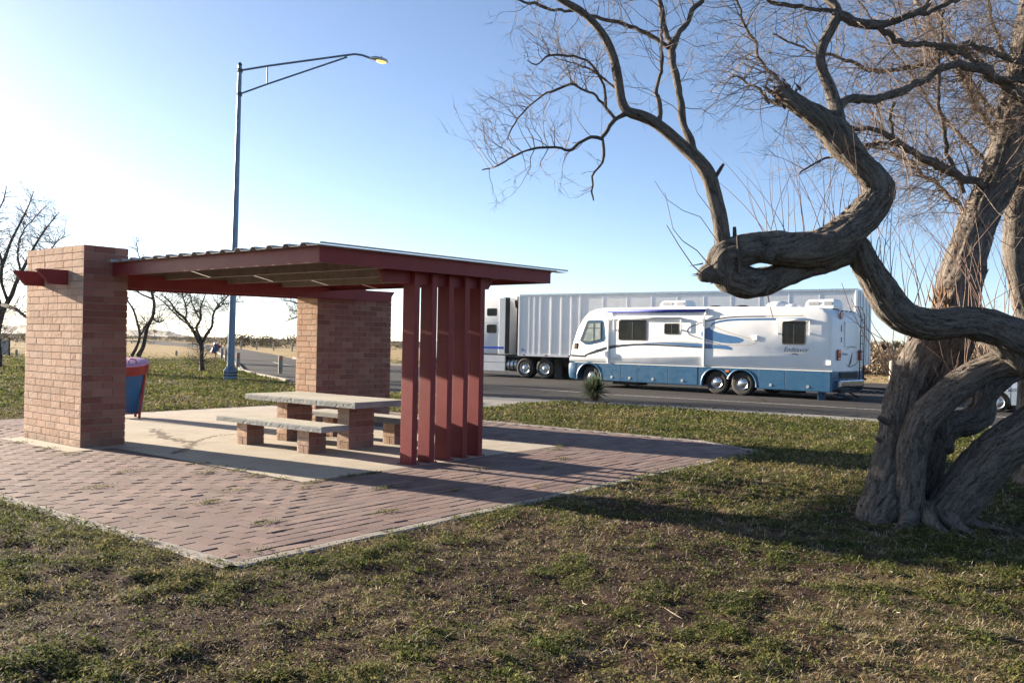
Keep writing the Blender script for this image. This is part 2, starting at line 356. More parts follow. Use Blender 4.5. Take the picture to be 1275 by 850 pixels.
def flat(name, poly, z, mat, uvm=True):
    me = bpy.data.meshes.new(name); 
    import bmesh
    bm = bmesh.new(); vs=[bm.verts.new((x,y,z)) for x,y in poly]; f=bm.faces.new(vs); bmesh.ops.triangulate(bm,faces=[f]); bmesh.ops.recalc_face_normals(bm,faces=bm.faces)
    for f in bm.faces:
        if f.normal.z<0: f.normal_flip()
    bm.to_mesh(me); bm.free(); me.materials.append(mat); o=bpy.data.objects.new(name,me); COL.objects.link(o); return o

def cover(x, y):                               # how much of the soil the weeds and the straw take, and where the field begins
    n1 = fbm(x*.8, y*.8, 3, 4); n2 = fbm(x*4.2, y*4.2, 11, 4); n3 = fbm(x*1.5+7, y*1.5, 23, 4)
    ds = seg_dist(x, y, SLAB); edge = np.exp(-(ds/.55)**2)
    wob = (fbm(x*1.1, y*1.1, 51, 3)-.5)*1.6; bare = np.exp(-(((x+1.9)/1.3)**2+((y-4.9+wob)/.55)**2))+np.exp(-(((x+.5)/1.1)**2+((y-5.6+wob)/.5)**2))+.8*np.exp(-(((x-3.6)/1.3)**2+((y-7.9)/.5)**2))+.9*np.exp(-(((x-1.1)/1.0)**2+((y-6.6+wob)/.5)**2))
    rich = sstep(1.0, 4., x)*.05+sstep(8, 14, y)*.03+sstep(16, 24, y)*.03
    g = sstep(.41, .61, n1*.42+n2*.58+rich+edge*.06-bare*.21-.014*sstep(14,8,y))
    s = sstep(.40, .60, n3*.62+vnoise(x*7,y*7,29)*.3+edge*.16+rich*1.2+sstep(9,14,y)*.06-bare*.11)
    fld = sstep(52, 78, y+(fbm(x*.06,y*.06,5)-.5)*40)
    fld = np.where(x > 14, sstep(30, 44, y-.2*(x-14)), fld)
    return g, s, fld
def gz(x, y):
    a = np.exp(-np.maximum(0, y-18)/14)
    z = (fbm(x*.9, y*.9, 41, 3)-.5)*.07*a + (fbm(x*7, y*7, 43, 4)-.5)*.045*a
    g, s, _ = cover(x, y); z = z+g*.014*a
    d = seg_dist(x, y, SLAB); z = z*sstep(0, .5, d)+.004
    ins = in_poly(x, y, SLAB)
    d2 = np.minimum(seg_dist(x, y, ASPH), seg_dist(x, y, APRON)); road = in_poly(x, y, ASPH) | in_poly(x, y, APRON)
    z = z*sstep(0, .8, d2)-.02*(1-sstep(0, .6, d2))
    return np.where(ins & (d > .06), -.09, np.where(road & (d2 > .05), -.14, z))

def grow(a, b, s0, k, far):
    l = list(np.arange(a, b+s0/2, s0)); s = s0
    while l[-1] < far: s *= k; l.append(l[-1]+s)
    return l
xs = grow(0, 9, .06, 1.045, 4000); xs = np.array([-t for t in xs[:0:-1]]+xs)
ys = np.array([-60., -30, -15, -8, -4, -2, -1, 0, .6, 1.2, 1.8, 2.3, 2.7]+grow(3.0, 13, .055, 1.03, 4200))
GX, GY = np.meshgrid(xs, ys); nx, ny = len(xs), len(ys)
gxf, gyf = GX.ravel(), GY.ravel(); GZ = gz(gxf, gyf)
cg, cs, cf = cover(gxf, gyf)
idx = np.arange(nx*ny).reshape(ny, nx)
Q = np.stack([idx[:-1, :-1], idx[:-1, 1:], idx[1:, 1:], idx[1:, :-1]], -1).reshape(-1, 4)
ground = np_mesh('ground', np.stack([gxf, gyf, GZ], 1), Q, MT['ground'], np.stack([cg, cs, cf, np.ones_like(cg)], 1), 4, True)
tag(ground, kind='structure')
tag(flat('asphalt_road', ASPH, -.05, MT['asphalt']), kind='structure')
tag(flat('concrete_apron', APRON, -.042, MT['apron']), kind='structure')
def strip(name, pts, w, z, mat, m=None):
    m = m or MB()
    for (x0, y0), (x1, y1) in zip(pts[:-1], pts[1:]):
        d = Vector((x1-x0, y1-y0, 0)).normalized(); n = Vector((-d.y, d.x, 0))*w/2
        m.add([(x0-n.x, y0-n.y, z), (x1-n.x, y1-n.y, z), (x1+n.x, y1+n.y, z), (x0+n.x, y0+n.y, z)], [(0, 1, 2, 3)])
    return m
lm = strip('l', [(-3.5, 36.2), (.42, 33.0), (3.33, 29.9), (7.61, 27.0), (10.3, 25.0), (13.5, 22.6), (22, 16)], .13, -.044, None)
strip('l', [(-17.2, 62.5), (-15.2, 57.3), (-13.2, 53.6)], .16, -.044, None, lm); strip('l', [(-12.2, 53.4), (-10.3, 53.2), (-9.0, 54)], .16, -.044, None, lm)
tag(lm.build('lane_marking', MT['road_paint']), kind='structure')
lm = strip('kerb', [(-17.8, 56), (-13.7, 44), (-10.8, 38), (-8.72, 34)], .22, .0, None)
km = MB()
def kerb_run(km, pts, w, z0, z1):
    for (x0, y0), (x1, y1) in zip(pts[:-1], pts[1:]):
        d = Vector((x1-x0, y1-y0, 0)).normalized(); n = Vector((-d.y, d.x, 0))*w/2
        c = [(x0-n.x, y0-n.y), (x1-n.x, y1-n.y), (x1+n.x, y1+n.y), (x0+n.x, y0+n.y)]
        km.add([(x, y, z0) for x, y in c]+[(x, y, z1) for x, y in c], [(3, 2, 1, 0), (4, 5, 6, 7), (0, 1, 5, 4), (1, 2, 6, 5), (2, 3, 7, 6), (3, 0, 4, 7)])
kerb_run(km, [(-35.5, 104), (-17.8, 56), (-13.7, 44), (-10.8, 38), (-8.78, 34.1)], .2, -.12, .06)
kerb_run(km, [(-18.5, 73.8), (-9.5, 61.2), (-.8, 53.9)], .4, -.12, .10)
tag(km.build('road_kerb', MT['kerb']), kind='structure')
hw = strip('h', [(-420, 262), (-160, 268), (-92, 300), (-60, 420)], 22, .05, None)
tag(hw.build('far_highway', MT['asphalt']), kind='structure')

# ------------------------------------------------------------------ paving
flat_pad = flat('concrete_pad', w2(PAD_UV), .012, MT['concrete']); tag(flat_pad, kind='structure')
sand = flat('paving_bed', SLAB, .001, MT['sand']); tag(sand, kind='structure')
m = MB()
L = w2([(-2.33,5.15),(-2.33,-7.23),(7.30,-7.23),(7.95,-5.9),(8.0,5.15)])
def kerb_dense(m, pts, w):
    rng = random.Random(2)
    for (x0, y0), (x1, y1) in zip(pts[:-1], pts[1:]):
        d = Vector((x1-x0, y1-y0, 0)); ln = d.length; d /= ln; n = Vector((-d.y, d.x, 0)); k = max(1, int(ln/.12)); b = len(m.v)
        for i in range(k+1):
            p = Vector((x0, y0, 0))+d*(ln*i/k); j = .012
            a = p-n*(w/2+rng.uniform(-j, j)); c = p+n*(w/2+rng.uniform(-j, j)); h = .014+rng.uniform(-.003, .003)
            m.v += [(a.x, a.y, -.1), (a.x, a.y, h-.008), (a.x*.85+c.x*.15, a.y*.85+c.y*.15, h), (a.x*.15+c.x*.85, a.y*.15+c.y*.85, h), (c.x, c.y, h-.008), (c.x, c.y, -.1)]
        for i in range(k):
            for q in range(5): m.f.append((b+i*6+q, b+(i+1)*6+q, b+(i+1)*6+q+1, b+i*6+q+1))
kerb_dense(m, L, .15)
tag(m.build('edging_kerb', MT['kerb'], smooth=False), kind='structure')

PAV = [(.195,.130,.116),(.22,.15,.136),(.168,.112,.104),(.205,.145,.134),(.24,.165,.142),(.18,.124,.118)]
m = MB(); pc = []; rng = random.Random(11)
A, B_, G = .30, .150, .008
def paver(cu, cv, la, lb):                     # centre, size along u and v
    dz = rng.gauss(0, .0016); tu, tv = rng.gauss(0, .008), -.009+rng.gauss(0, .010); c = rng.choice(PAV); k = rng.uniform(.82, 1.15)
    # settled patches tip the stones more
    s = vnoise(cu*.9, cv*.9, 77); tv *= .75+.6*s; tu *= .75+.6*s
    hu, hv = la/2-G/2, lb/2-G/2; b = len(m.v); ch = .0035; ro = rng.gauss(0, .012)
    for (sx, sy, e, z) in [(-1,-1,0,-.03),(1,-1,0,-.03),(1,1,0,-.03),(-1,1,0,-.03),(-1,-1,0,-ch),(1,-1,0,-ch),(1,1,0,-ch),(-1,1,0,-ch),(-1,-1,ch,0),(1,-1,ch,0),(1,1,ch,0),(-1,1,ch,0)]:
        x, y = sx*(hu-e), sy*(hv-e); m.v.append((cu+x-ro*y, cv+y+ro*x, .010+dz+z+x*tu+y*tv)); pc.append((c[0]*k, c[1]*k, c[2]*k, 1))
    for q in range(2):
        for i in range(4): m.f.append((b+q*4+i, b+q*4+(i+1)%4, b+q*4+4+(i+1)%4, b+q*4+4+i))
    m.f.append((b+8, b+9, b+10, b+11))
def pin(u, v, poly): return bool(in_poly(np.array([u]), np.array([v]), poly)[0])
INN = [(-2.25,-7.15),(7.25,-7.15),(7.87,-5.9),(7.92,5.08),(-2.25,5.08)]
def is_left(u, v, e=0): return (u < .34 if v > -4.63 else (u-.34) < (v+4.63)*1.027+e)
iu = 0; u = -2.25+B_/2
while u < .5:                                   # left field: rows run along v
    v = -7.15+(A/2 if iu % 2 else A)-A
    while v < 5.1:
        v += A
        if is_left(u, v, .10) and pin(u, v, INN) and not pin(u, v, PAD_UV): paver(u, v, B_, A)
    u += B_; iu += 1
iv = 0; v = -7.15+B_/2
while v < 5.1:                                  # the rest: rows run along u
    u = -2.3+(A/2 if iv % 2 else 0)
    while u < 7.95:
        u += A
        if not is_left(u, v, -.12) and pin(u, v, INN) and not pin(u, v, PAD_UV): paver(u, v, A, B_)
    v += B_; iv += 1
pv = m.build('brick_paving', MT['paver'], vcol=pc, loc=OO); pv.rotation_euler.z = RZ; tag(pv, kind='structure')

# wind-blown dirt on the pad
def dirt():
    m = MB(); rng = random.Random(4)
    def run(pts, w):
        P = []
        for a, b in zip(pts[:-1], pts[1:]):
            for i in range(6): P.append(Vector(a).lerp(Vector(b), i/6))
        for i in range(len(P)-1):
            pass
        for p in P:
            for k in range(5):
                r = w*rng.uniform(.2, .55); c = p+Vector((rng.gauss(0, w*.45), rng.gauss(0, w*.45))); n = 7; b = len(m.v); wc = W(c.x, c.y); h = rng.uniform(.001, .004)
                m.v.append((wc.x, wc.y, .0135+h))
                for q in range(n):
                    a = 2*pi*q/n; rr = r*rng.uniform(.6, 1.2); m.v.append((wc.x+rr*cos(a), wc.y+rr*sin(a), .0125))
                for q in range(n): m.f.append((b, b+1+q, b+1+(q+1) % n))
    run([(2.1,1.72),(1.8,1.0),(1.62,.58),(1.53,.05),(1.5,-.49)], .12); run([(1.5,-.49),(1.95,-.1),(2.33,.14),(2.73,.12)], .05); run([(1.5,-.49),(1.2,-.9),(.85,-1.25),(.58,-1.47)], .09)
    tag(m.build('dirt', MT['sand'], smooth=True), 'trail of dried brown dirt forking across the concrete pad', 'dirt', kind='stuff')
dirt()

# ------------------------------------------------------------------ brick masonry
BRK_LIT = [(.58,.395,.285),(.605,.415,.305),(.555,.365,.26),(.62,.44,.325),(.57,.38,.27),(.60,.42,.315)]  # split faces: same brick painted lighter, sunlight put into the colour
BRK_SHADE = [(.27,.115,.090),(.30,.14,.11),(.245,.10,.080),(.32,.165,.13),(.285,.13,.105)]  # smooth faces: same brick painted darker, shade put into the colour
def masonry(name, sx, sy, h, parent, loc, rough=('-x', '+x'), seed=1, bl=.305, ch=.1052):
    rng = random.Random(seed); m = MB(); col = []
    def addc(n, c): col.extend([c]*n)
    e = .009; m.box(e, sx-e, e, sy-e, 0, h-.004); addc(8, (.38, .325, .265, 1))
    nr = round(h/ch); ch = h/nr; jt = .010
    for face in ('-y', '+x', '+y', '-x'):
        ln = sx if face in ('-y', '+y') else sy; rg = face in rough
        for r in range(nr):
            z0, z1 = r*ch+jt*.5, (r+1)*ch-jt*.5
            first = bl if (r % 2 == 0) == (face in ('-y', '+y')) else bl/2
            xs_ = [0]; p = first
            if rg and rng.random() < .3: p = first*.55
            while p < ln-.07: xs_.append(p); p += bl*(rng.choice([1, 1, 1, .5]) if rg else 1)
            xs_.append(ln)
            for a, b in zip(xs_[:-1], xs_[1:]):
                c = rng.choice(BRK_LIT if rg else BRK_SHADE); k = rng.uniform(.88, 1.1); c = (c[0]*k, c[1]*k, c[2]*k, 1)
                a2, b2 = (a+jt*.5 if a > 0 else 0), (b-jt*.5 if b < ln else ln)
                nu, nv_ = (5, 4) if rg else (1, 1); b0 = len(m.v); out = rng.uniform(.001, .0045) if rg else rng.uniform(0, .002)
                for jj in range(nv_+1):
                    for ii in range(nu+1):
                        s = a2+(b2-a2)*ii/nu; z = z0+(z1-z0)*jj/nv_; inner = 0 < ii < nu and 0 < jj < nv_
                        d = (out+rng.uniform(-.0011, .0013)) if (rg and inner) else (out*.85 if rg else out)
                        # corner edges stay closed
                        if (s <= 0 or s >= ln): d = min(d, .002)
                        m.v.append({'-y': (s, -d, z), '+x': (sx+d, s, z), '+y': (sx-s, sy+d, z), '-x': (-d, sy-s, z)}[face]); col.append(c)
                w = nu+1
                for jj in range(nv_):
                    for ii in range(nu): q = b0+jj*w+ii; m.f.append((q, q+1, q+w+1, q+w))
                # reveal back to the joint
                def P(s, z): return {'-y': (s, e, z), '+x': (sx-e, s, z), '+y': (sx-s, sy-e, z), '-x': (e, sy-s, z)}[face]
                bb = len(m.v); m.v += [P(a2, z0), P(b2, z0), P(b2, z1), P(a2, z1)]; addc(4, c)
                ring = [b0+i for i in range(w)], [b0+nv_*w+i for i in range(w)]
                m.f.append((bb, bb+1)+tuple(reversed(ring[0]))); m.f.append((bb+3,)+tuple(ring[1])+(bb+2,))
                m.f.append((bb,)+tuple(b0+j*w for j in range(nv_+1))+(bb+3,)); m.f.append((bb+2,)+tuple(b0+j*w+nu for j in range(nv_, -1, -1))+(bb+1,))
    # capping course
    b0 = len(m.v); m.v += [(0, 0, h-.003), (sx, 0, h-.003), (sx, sy, h-.003), (0, sy, h-.003)]; addc(4, (.36, .26, .21, 1)); m.f.append((b0, b0+1, b0+2, b0+3))
    return m.build(name, MT['brick'], parent, loc=loc, vcol=col)

# ------------------------------------------------------------------ the shelter
sh = empty('picnic_shelter', OO, RZ)
tag(sh, 'open picnic shelter with brick piers, flat metal roof and dark red steel fins', 'shelter')
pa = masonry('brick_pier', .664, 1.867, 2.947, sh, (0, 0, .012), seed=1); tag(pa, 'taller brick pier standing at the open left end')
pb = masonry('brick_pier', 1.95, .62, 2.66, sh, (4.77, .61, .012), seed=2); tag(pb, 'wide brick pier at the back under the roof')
S = .012
def sl_(u): return S*u
def beam(name, u0, u1, v0, v1, zb, h, taper=.17, cut=(1, 1)):
    m = MB(); e = .012
    def prof(hh0, hh1, va, vb, ua, ub, ta, tb):
        z0a, z1a = zb+sl_(ua)+hh0, zb+sl_(ua)+hh1; z0b, z1b = zb+sl_(ub)+hh0, zb+sl_(ub)+hh1
        f0_, f1_ = hh0/h, hh1/h
        m.prism([(ua+ta*(1-f0_), z0a), (ub-tb*(1-f0_), z0b), (ub-tb*(1-f1_), z1b), (ua+ta*(1-f1_), z1a)], va, vb)
    ta, tb = taper*cut[0], taper*cut[1]
    prof(e, h-e, v0+.004, v0+.016, u0, u1, ta, tb)                    # web
    prof(0, e, v0, v1, u0, u1, ta, tb); prof(h-e, h, v0, v1, u0, u1, ta, tb)   # flanges
    # end plates on the cut ends
    for ua, s, c in ((u0, 1, cut[0]), (u1, -1, cut[1])):
        if c: m.prism([(ua+s*(taper-.004), zb+sl_(ua)+e), (ua+s*(taper+.012), zb+sl_(ua)+e), (ua+s*.016, zb+sl_(ua)+h-e), (ua+s*.002, zb+sl_(ua)+h-e)], v0+.017, v1-.002)
    return m.build(name, MT['red'], sh)
beam('beam', -.44, 5.87, .46, .54, 2.385, .215)
beam('beam', 4.2, 6.75, .545, .607, 2.375, .215)
beam('beam', -.44, 6.95, 1.24, 1.32, 2.385, .215)
beam('beam', 1.56, 3.96, -4.48, -4.41, 2.385, .205)
for k in range(5):
    u = 2.19+.337*k; m = MB(); zt = 2.545+S*u
    m.box(u, u+.10, -4.545, -4.335, .012, zt)
    m.box(u+.004, u+.096, -4.330, -4.322, .012, zt)
    f = m.build('fin', MT['red'], sh, bevel=.008)
    b = MB(); b.box(u-.025, u+.125, -4.575, -4.30, .010, .022); pl = b.build('base_plate', MT['red'], f)
    for bu, bv in ((u-.012, -4.56), (u+.112, -4.56)):
        b = MB(); b.lathe([(.009,.02),(.009,.034),(.001,.036)], 6, c=(bu, bv, 0)); b.build('bolt', MT['dark_steel'], f)
# fascia channels
def chan_v(name, u, v0, v1, zb, h, mat, open_=1, w=.055):
    m = MB(); e = .008; z = zb+S*u
    m.box(u, u+open_*e if open_ > 0 else u, v0, v1, z+e, z+h-e) if open_ > 0 else m.box(u-e, u, v0, v1, z+e, z+h-e)
    a, b = (u, u+w) if open_ > 0 else (u-w, u)
    m.box(a, b, v0, v1, z, z+e); m.box(a, b, v0, v1, z+h-e, z+h)
    return m.build(name, mat, sh)
chan_v('fascia', .42, -4.74, -.012, 2.53, .185, MT['red'])
chan_v('fascia', 4.96, -4.74, 1.9, 2.53, .185, MT['red'], -1)
for va, vb in ((-4.755, -4.742), (1.902, 1.915)):
    m = MB(); ua = .42 if va < 0 else .68
    m.prism([(ua, 2.53+S*ua), (4.965, 2.53+S*4.965), (4.965, 2.715+S*4.965), (ua, 2.715+S*ua)], va, vb); m.build('fascia', MT['red'], sh)
for u in (1.53, 2.68, 3.82):
    chan_v('purlin', u, -4.735, 1.895, 2.545, .168, MT['purlin'], 1, .075)
# ribbed roof sheet, ribs along u
m = MB(); prof = []; v = -4.86; pitch, hgt = .32, .038
def roofprof(v0, v1):
    P = []; v = v0
    while v < v1-.01:
        for dv, dz in ((0, 0), (.185, 0), (.215, hgt), (.29, hgt), (.32, 0)):
            if v+dv <= v1: P.append((v+dv, dz))
        v += pitch
    Q_ = [P[0]]
    for p in P[1:]:
        if abs(p[0]-Q_[-1][0]) > 1e-4: Q_.append(p)
    return Q_
def sheet(P, u0, u1):
    b = len(m.v); n = len(P); t = .002
    for u in (u0, u1):
        for off in (0, t):
            for v_, dz in P: m.v.append((u, v_, 2.7165+S*u+dz+off))
    for i in range(n-1):
        m.f.append((b+i, b+i+1, b+2*n+i+1, b+2*n+i)); m.f.append((b+n+i+1, b+n+i, b+3*n+i, b+3*n+i+1))
        m.f.append((b+i+1, b+i, b+n+i, b+n+i+1)); m.f.append((b+2*n+i, b+2*n+i+1, b+3*n+i+1, b+3*n+i))
    for i in (0, n-1): m.f.append((b+i, b+2*n+i, b+3*n+i, b+n+i))
sheet(roofprof(-4.86, -.02), .30, 5.28); sheet(roofprof(-.02, 2.0), .69, 5.28)
m.build('roof_sheet', MT['galv'], sh)
# drip edge along the front
m = MB(); m.prism([(.33, 2.735+S*.33), (5.28, 2.735+S*5.28), (5.28, 2.757+S*5.28), (.33, 2.757+S*.33)], -4.868, -4.862); m.build('drip_edge', MT['galv'], sh)

# ------------------------------------------------------------------ table and benches
def rough_slab(name, x0, x1, y0, y1, z0, z1, parent, seed, chip=.012):
    rng = random.Random(seed); m = MB(); per = []
    def line(a, b):
        n = max(2, int(math.dist(a, b)/.03)); return [(a[0]+(b[0]-a[0])*i/n, a[1]+(b[1]-a[1])*i/n) for i in range(n)]
    for a, b in (((x0,y0),(x1,y0)),((x1,y0),(x1,y1)),((x1,y1),(x0,y1)),((x0,y1),(x0,y0))): per += line(a, b)
    cx, cy = (x0+x1)/2, (y0+y1)/2; n = len(per); hs = [0, .12, .35, .6, .8, .92, 1]
    for q, h in enumerate(hs):
        for (x, y) in per:
            ins = {0: .022, 6: .016, 5: .005}.get(q, 0)+(rng.random()**5*chip*2.2 if q else 0)+rng.uniform(0, .0014)
            nx_ = -1 if x < x0+.001 else (1 if x > x1-.001 else 0); ny_ = -1 if y < y0+.001 else (1 if y > y1-.001 else 0)
            z = z0+(z1-z0)*h-(0 if q < 5 else rng.random()**6*.004)
            if q == 0: z += .012
            m.v.append((x-nx_*ins, y-ny_*ins, z))
    for q in range(len(hs)-1):
        for i in range(n): m.f.append((q*n+i, q*n+(i+1) % n, (q+1)*n+(i+1) % n, (q+1)*n+i))
    m.f.append(tuple((len(hs)-1)*n+i for i in range(n))); m.f.append(tuple(range(n-1, -1, -1)))
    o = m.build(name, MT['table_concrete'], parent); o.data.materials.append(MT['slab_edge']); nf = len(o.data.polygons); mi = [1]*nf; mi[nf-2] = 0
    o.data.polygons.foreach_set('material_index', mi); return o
def at_uv(name, u, v): return empty(name, W(u, v, .012), RZ)
t = at_uv('picnic_table', 2.93, -1.86); tag(t, 'concrete topped picnic table on two brick legs under the shelter roof', 'table')
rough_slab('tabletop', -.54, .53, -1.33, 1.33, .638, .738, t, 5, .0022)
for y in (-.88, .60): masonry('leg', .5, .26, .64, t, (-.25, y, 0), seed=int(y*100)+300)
for nm, u, sd_, lab in (('n', 2.09, 6, 'concrete bench on brick legs on the near side of the picnic table'), ('f', 3.78, 7, 'concrete bench on brick legs partly hidden behind the picnic table')):
    t = at_uv('picnic_bench', u, -1.86); tag(t, lab, 'bench', 'benches at the picnic table')
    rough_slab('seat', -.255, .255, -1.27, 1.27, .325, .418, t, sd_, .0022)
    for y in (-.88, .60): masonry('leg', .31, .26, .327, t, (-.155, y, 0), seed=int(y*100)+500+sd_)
# ------------------------------------------------------------------ litter barrels
def make_barrel():
    t = empty('litter_barrel')
    m = MB(); m.lathe([(.005,.10),(.20,.10),(.205,.12),(.30,.92),(.30,1.10)], 32); m.build('drum', MT['blue_bin'], t, angle=40)
    m = MB(); m.lathe([(.302,.92),(.345,.925),(.355,1.11),(.32,1.115),(.302,1.0)], 32, cap=False); m.build('rim_band', MT['red_bin'], t, angle=40)
    m = MB(); m.lathe([(.352,1.112),(.352,1.128),(.335,1.136),(.15,1.142),(.001,1.144)], 32); ld = m.build('lid', MT['lilac'], t, angle=50)
    for a in (-1, 1):
        m = MB(); m.tube([(a*.10-.07, -.12, 1.14), (a*.10-.07, -.12, 1.20), (a*.10-.04, -.12, 1.225), (a*.10+.04, -.12, 1.225), (a*.10+.07, -.12, 1.20), (a*.10+.07, -.12, 1.14)], .011, 8); m.build('handle', MT['red_bin'], ld, smooth=True)
    for o_ in kids(t)+[h_ for k_ in kids(t) for h_ in kids(k_)]:      # drum and lid lean in the frame
        o_.data.transform(Matrix.Translation((0, .05, .55)) @ Matrix.Rotation(R(13), 4, 'X') @ Matrix.Rotation(R(3), 4, 'Y') @ Matrix.Translation((0, 0, -.55)))
    for k in range(4):
        a = R(-8+90*k); c, s = cos(a), sin(a); m = MB()
        m.tube([(.35*c+.03, .35*s-.08, 1.05), (.305*c, .305*s, .75), (.225*c, .225*s, .12), (.215*c, .215*s, 0)], .028, 6); m.build('leg', MT['red_bin'], t)
    m = MB(); m.lathe([(.16,.08),(.215,.08),(.215,.10),(.16,.10)], 28, cap=False); m.build('base_ring', MT['red_bin'], t, angle=40)
    return t
br = make_barrel(); br.location = (-7.63, 17.35, .014); br.rotation_euler.z = 0
tag(br, 'blue litter barrel with red frame and lilac lid beside the tall brick pier', 'litter barrel')
b2 = copy_tree(br); b2.location = (-23.35, 68.0, .35); b2.rotation_euler = (R(8), R(14), R(60)); b2.scale = (.95, .95, .72)
tag(b2, 'small tilted blue litter barrel far off, just left of the lamp post', 'litter barrel')
m = MB(); m.tube([(-23.3, 68.2, -.05), (-23.3, 68.2, .5)], .05, 8); hp = m.build('barrel_post', MT['post_wood']); tag(hp, 'short stake that carries the tilted blue litter barrel', 'post')

# ------------------------------------------------------------------ lamp post
lp = empty('street_lamp', (-10.94, 33.75, 0)); tag(lp, 'tall grey blue steel street lamp with a long truss arm and a glowing lamp', 'street lamp')
m = MB(); m.lathe([(.30,-.03),(.30,.03),(.28,.05),(.27,.38),(.17,.50),(.15,.52)], 8); m.build('base', MT['lamp_steel'], lp)
for z in (.16, .27):
    m = MB(); m.lathe([(.285-z*.02,z),(.285-z*.02,z+.05)], 8, cap=False); m.build('base_band', MT['black'], lp)
m = MB(); m.tube([(0,0,.4),(.07,0,6),(.13,0,12.25)], [.14,.115,.075], 12); m.build('pole', MT['lamp_steel'], lp, angle=50)
m = MB(); m.lathe([(.08,0),(.09,.03),(.05,.12),(.001,.13)], 12, c=(.13,0,12.24)); m.build('cap', MT['dark_steel'], lp, angle=40)
m = MB(); m.tube([(.13,0,12.05),(1.2,0,12.25),(4.2,0,12.72),(4.6,0,12.78),(4.9,0,12.74),(5.25,0,12.62)], .042, 8); m.tube([(.13,0,11.13),(1.2,0,11.54),(4.3,0,12.66)], .036, 8)
m.tube([(1.2,0,11.54),(1.2,0,12.25)], .026, 8); m.tube([(4.2,0,12.63),(4.2,0,12.73)], .03, 8); ar = m.build('arm', MT['lamp_steel'], lp, angle=50)
for z in (12.05, 11.13):
    m = MB(); m.lathe([(.11,z-.07),(.11,z+.07)], 10, c=(.13,0,0)); m.build('clamp', MT['dark_steel'], lp)
hd = empty('x', (0,0,0)); bpy.data.objects.remove(hd)
m = MB(); sec = [(5.15,.03,12.63,.03),(5.25,.09,12.63,.07),(5.45,.15,12.61,.10),(5.70,.16,12.56,.10),(5.86,.10,12.52,.07),(5.90,.02,12.50,.02)]
for x, w, z, h in sec:
    for k in range(12):
        a = 2*pi*k/12; m.v.append((x, w*cos(a), z+h*max(sin(a), -.55)))
for i in range(len(sec)-1):
    for k in range(12): m.f.append((i*12+k, i*12+(k+1) % 12, (i+1)*12+(k+1) % 12, (i+1)*12+k))
lh = m.build('lamp_head', MT['alu'], lp, smooth=True)
m = MB(); m.tube([(5.62,0,12.64),(5.62,0,12.72)], .03, 8); m.build('photocell', MT['dark_steel'], lh)
m = MB(); b = []
for i, (r, z) in enumerate([(1., 12.528), (.9, 12.475), (.55, 12.445), (.02, 12.435)]):
    for k in range(16): a = 2*pi*k/16; m.v.append((5.64+.20*r*cos(a), .135*r*sin(a), z-.12*(.20*r*cos(a))))
for i in range(3):
    for k in range(16): m.f.append((i*16+k, i*16+(k+1) % 16, (i+1)*16+(k+1) % 16, (i+1)*16+k))
m.build('lens', MT['glow'], lh, smooth=True)

# ------------------------------------------------------------------ wheels
def wheel(parent, x, y, z, r, w, rim=.60, mat_rim='chrome', style='disc', out=-1, tyre='tyre'):
    # out: -1 the outer face looks to -y
    g = MB(); k = out
    g.lathe([(r*rim, k*-.02),(r*.80, k*.004),(r*.93, k*-.012),(r*.985, k*-.035),(r, k*-.07),(r, k*-(w-.05)),(r*.95, k*-w),(r*rim, k*-w)], 36, 'y', (x, y, z), cap=False)
    g.lathe([(.001, k*-.10),(r*rim, k*-.10)], 36, 'y', (x, y, z), cap=False)
    ty = g.build('wheel', MT[tyre], parent, angle=35)
    m = MB(); q = r*rim
    if style == 'dish':
        m.lathe([(q*1.03,k*.0),(q*1.0,k*.012),(q*.93,k*-.0),(q*.86,k*-.05),(q*.62,k*-.062),(q*.55,k*-.03),(q*.30,k*-.02),(q*.28,k*.03),(q*.20,k*.045),(.001,k*.047)], 32, 'y', (x, y, z), cap=False)
    else:
        m.lathe([(q*1.03,k*.0),(q*1.0,k*.014),(q*.90,k*.004),(q*.80,k*-.012),(q*.55,k*.012),(q*.34,k*.02),(q*.30,k*.03),(.001,k*.036)], 32, 'y', (x, y, z), cap=False)
    rm = m.build('rim', MT[mat_rim], ty, angle=25)
    nf0 = len(rm.data.polygons); m = MB()
    for i in range(8 if style == 'disc' else 10):
        a = 2*pi*i/(8 if style == 'disc' else 10); c = (x+q*.70*cos(a), y, z+q*.70*sin(a))
        m.lathe([(q*.10, k*(-.008 if style == 'disc' else -.052)), (q*.085, k*(.004 if style == 'disc' else -.046)), (.001, k*(.004 if style == 'disc' else -.046))], 8, 'y', c, cap=False)
    g2_ = MB(); g2_.v = [tuple(v_.co) for v_ in rm.data.vertices]; g2_.f = [tuple(p_.vertices) for p_ in rm.data.polygons]; n0 = len(g2_.v); g2_.v += m.v; g2_.f += [tuple(i_+n0 for i_ in f_) for f_ in m.f]
    me_ = bpy.data.meshes.new('rim'); me_.from_pydata(g2_.v, [], g2_.f); me_.materials.append(MT[mat_rim]); me_.materials.append(MT['black'])
    me_.polygons.foreach_set('material_index', [0]*nf0+[1]*(len(g2_.f)-nf0)); me_.polygons.foreach_set('use_smooth', [True]*len(g2_.f)); me_.set_sharp_from_angle(angle=R(25)); rm.data = me_
    return ty

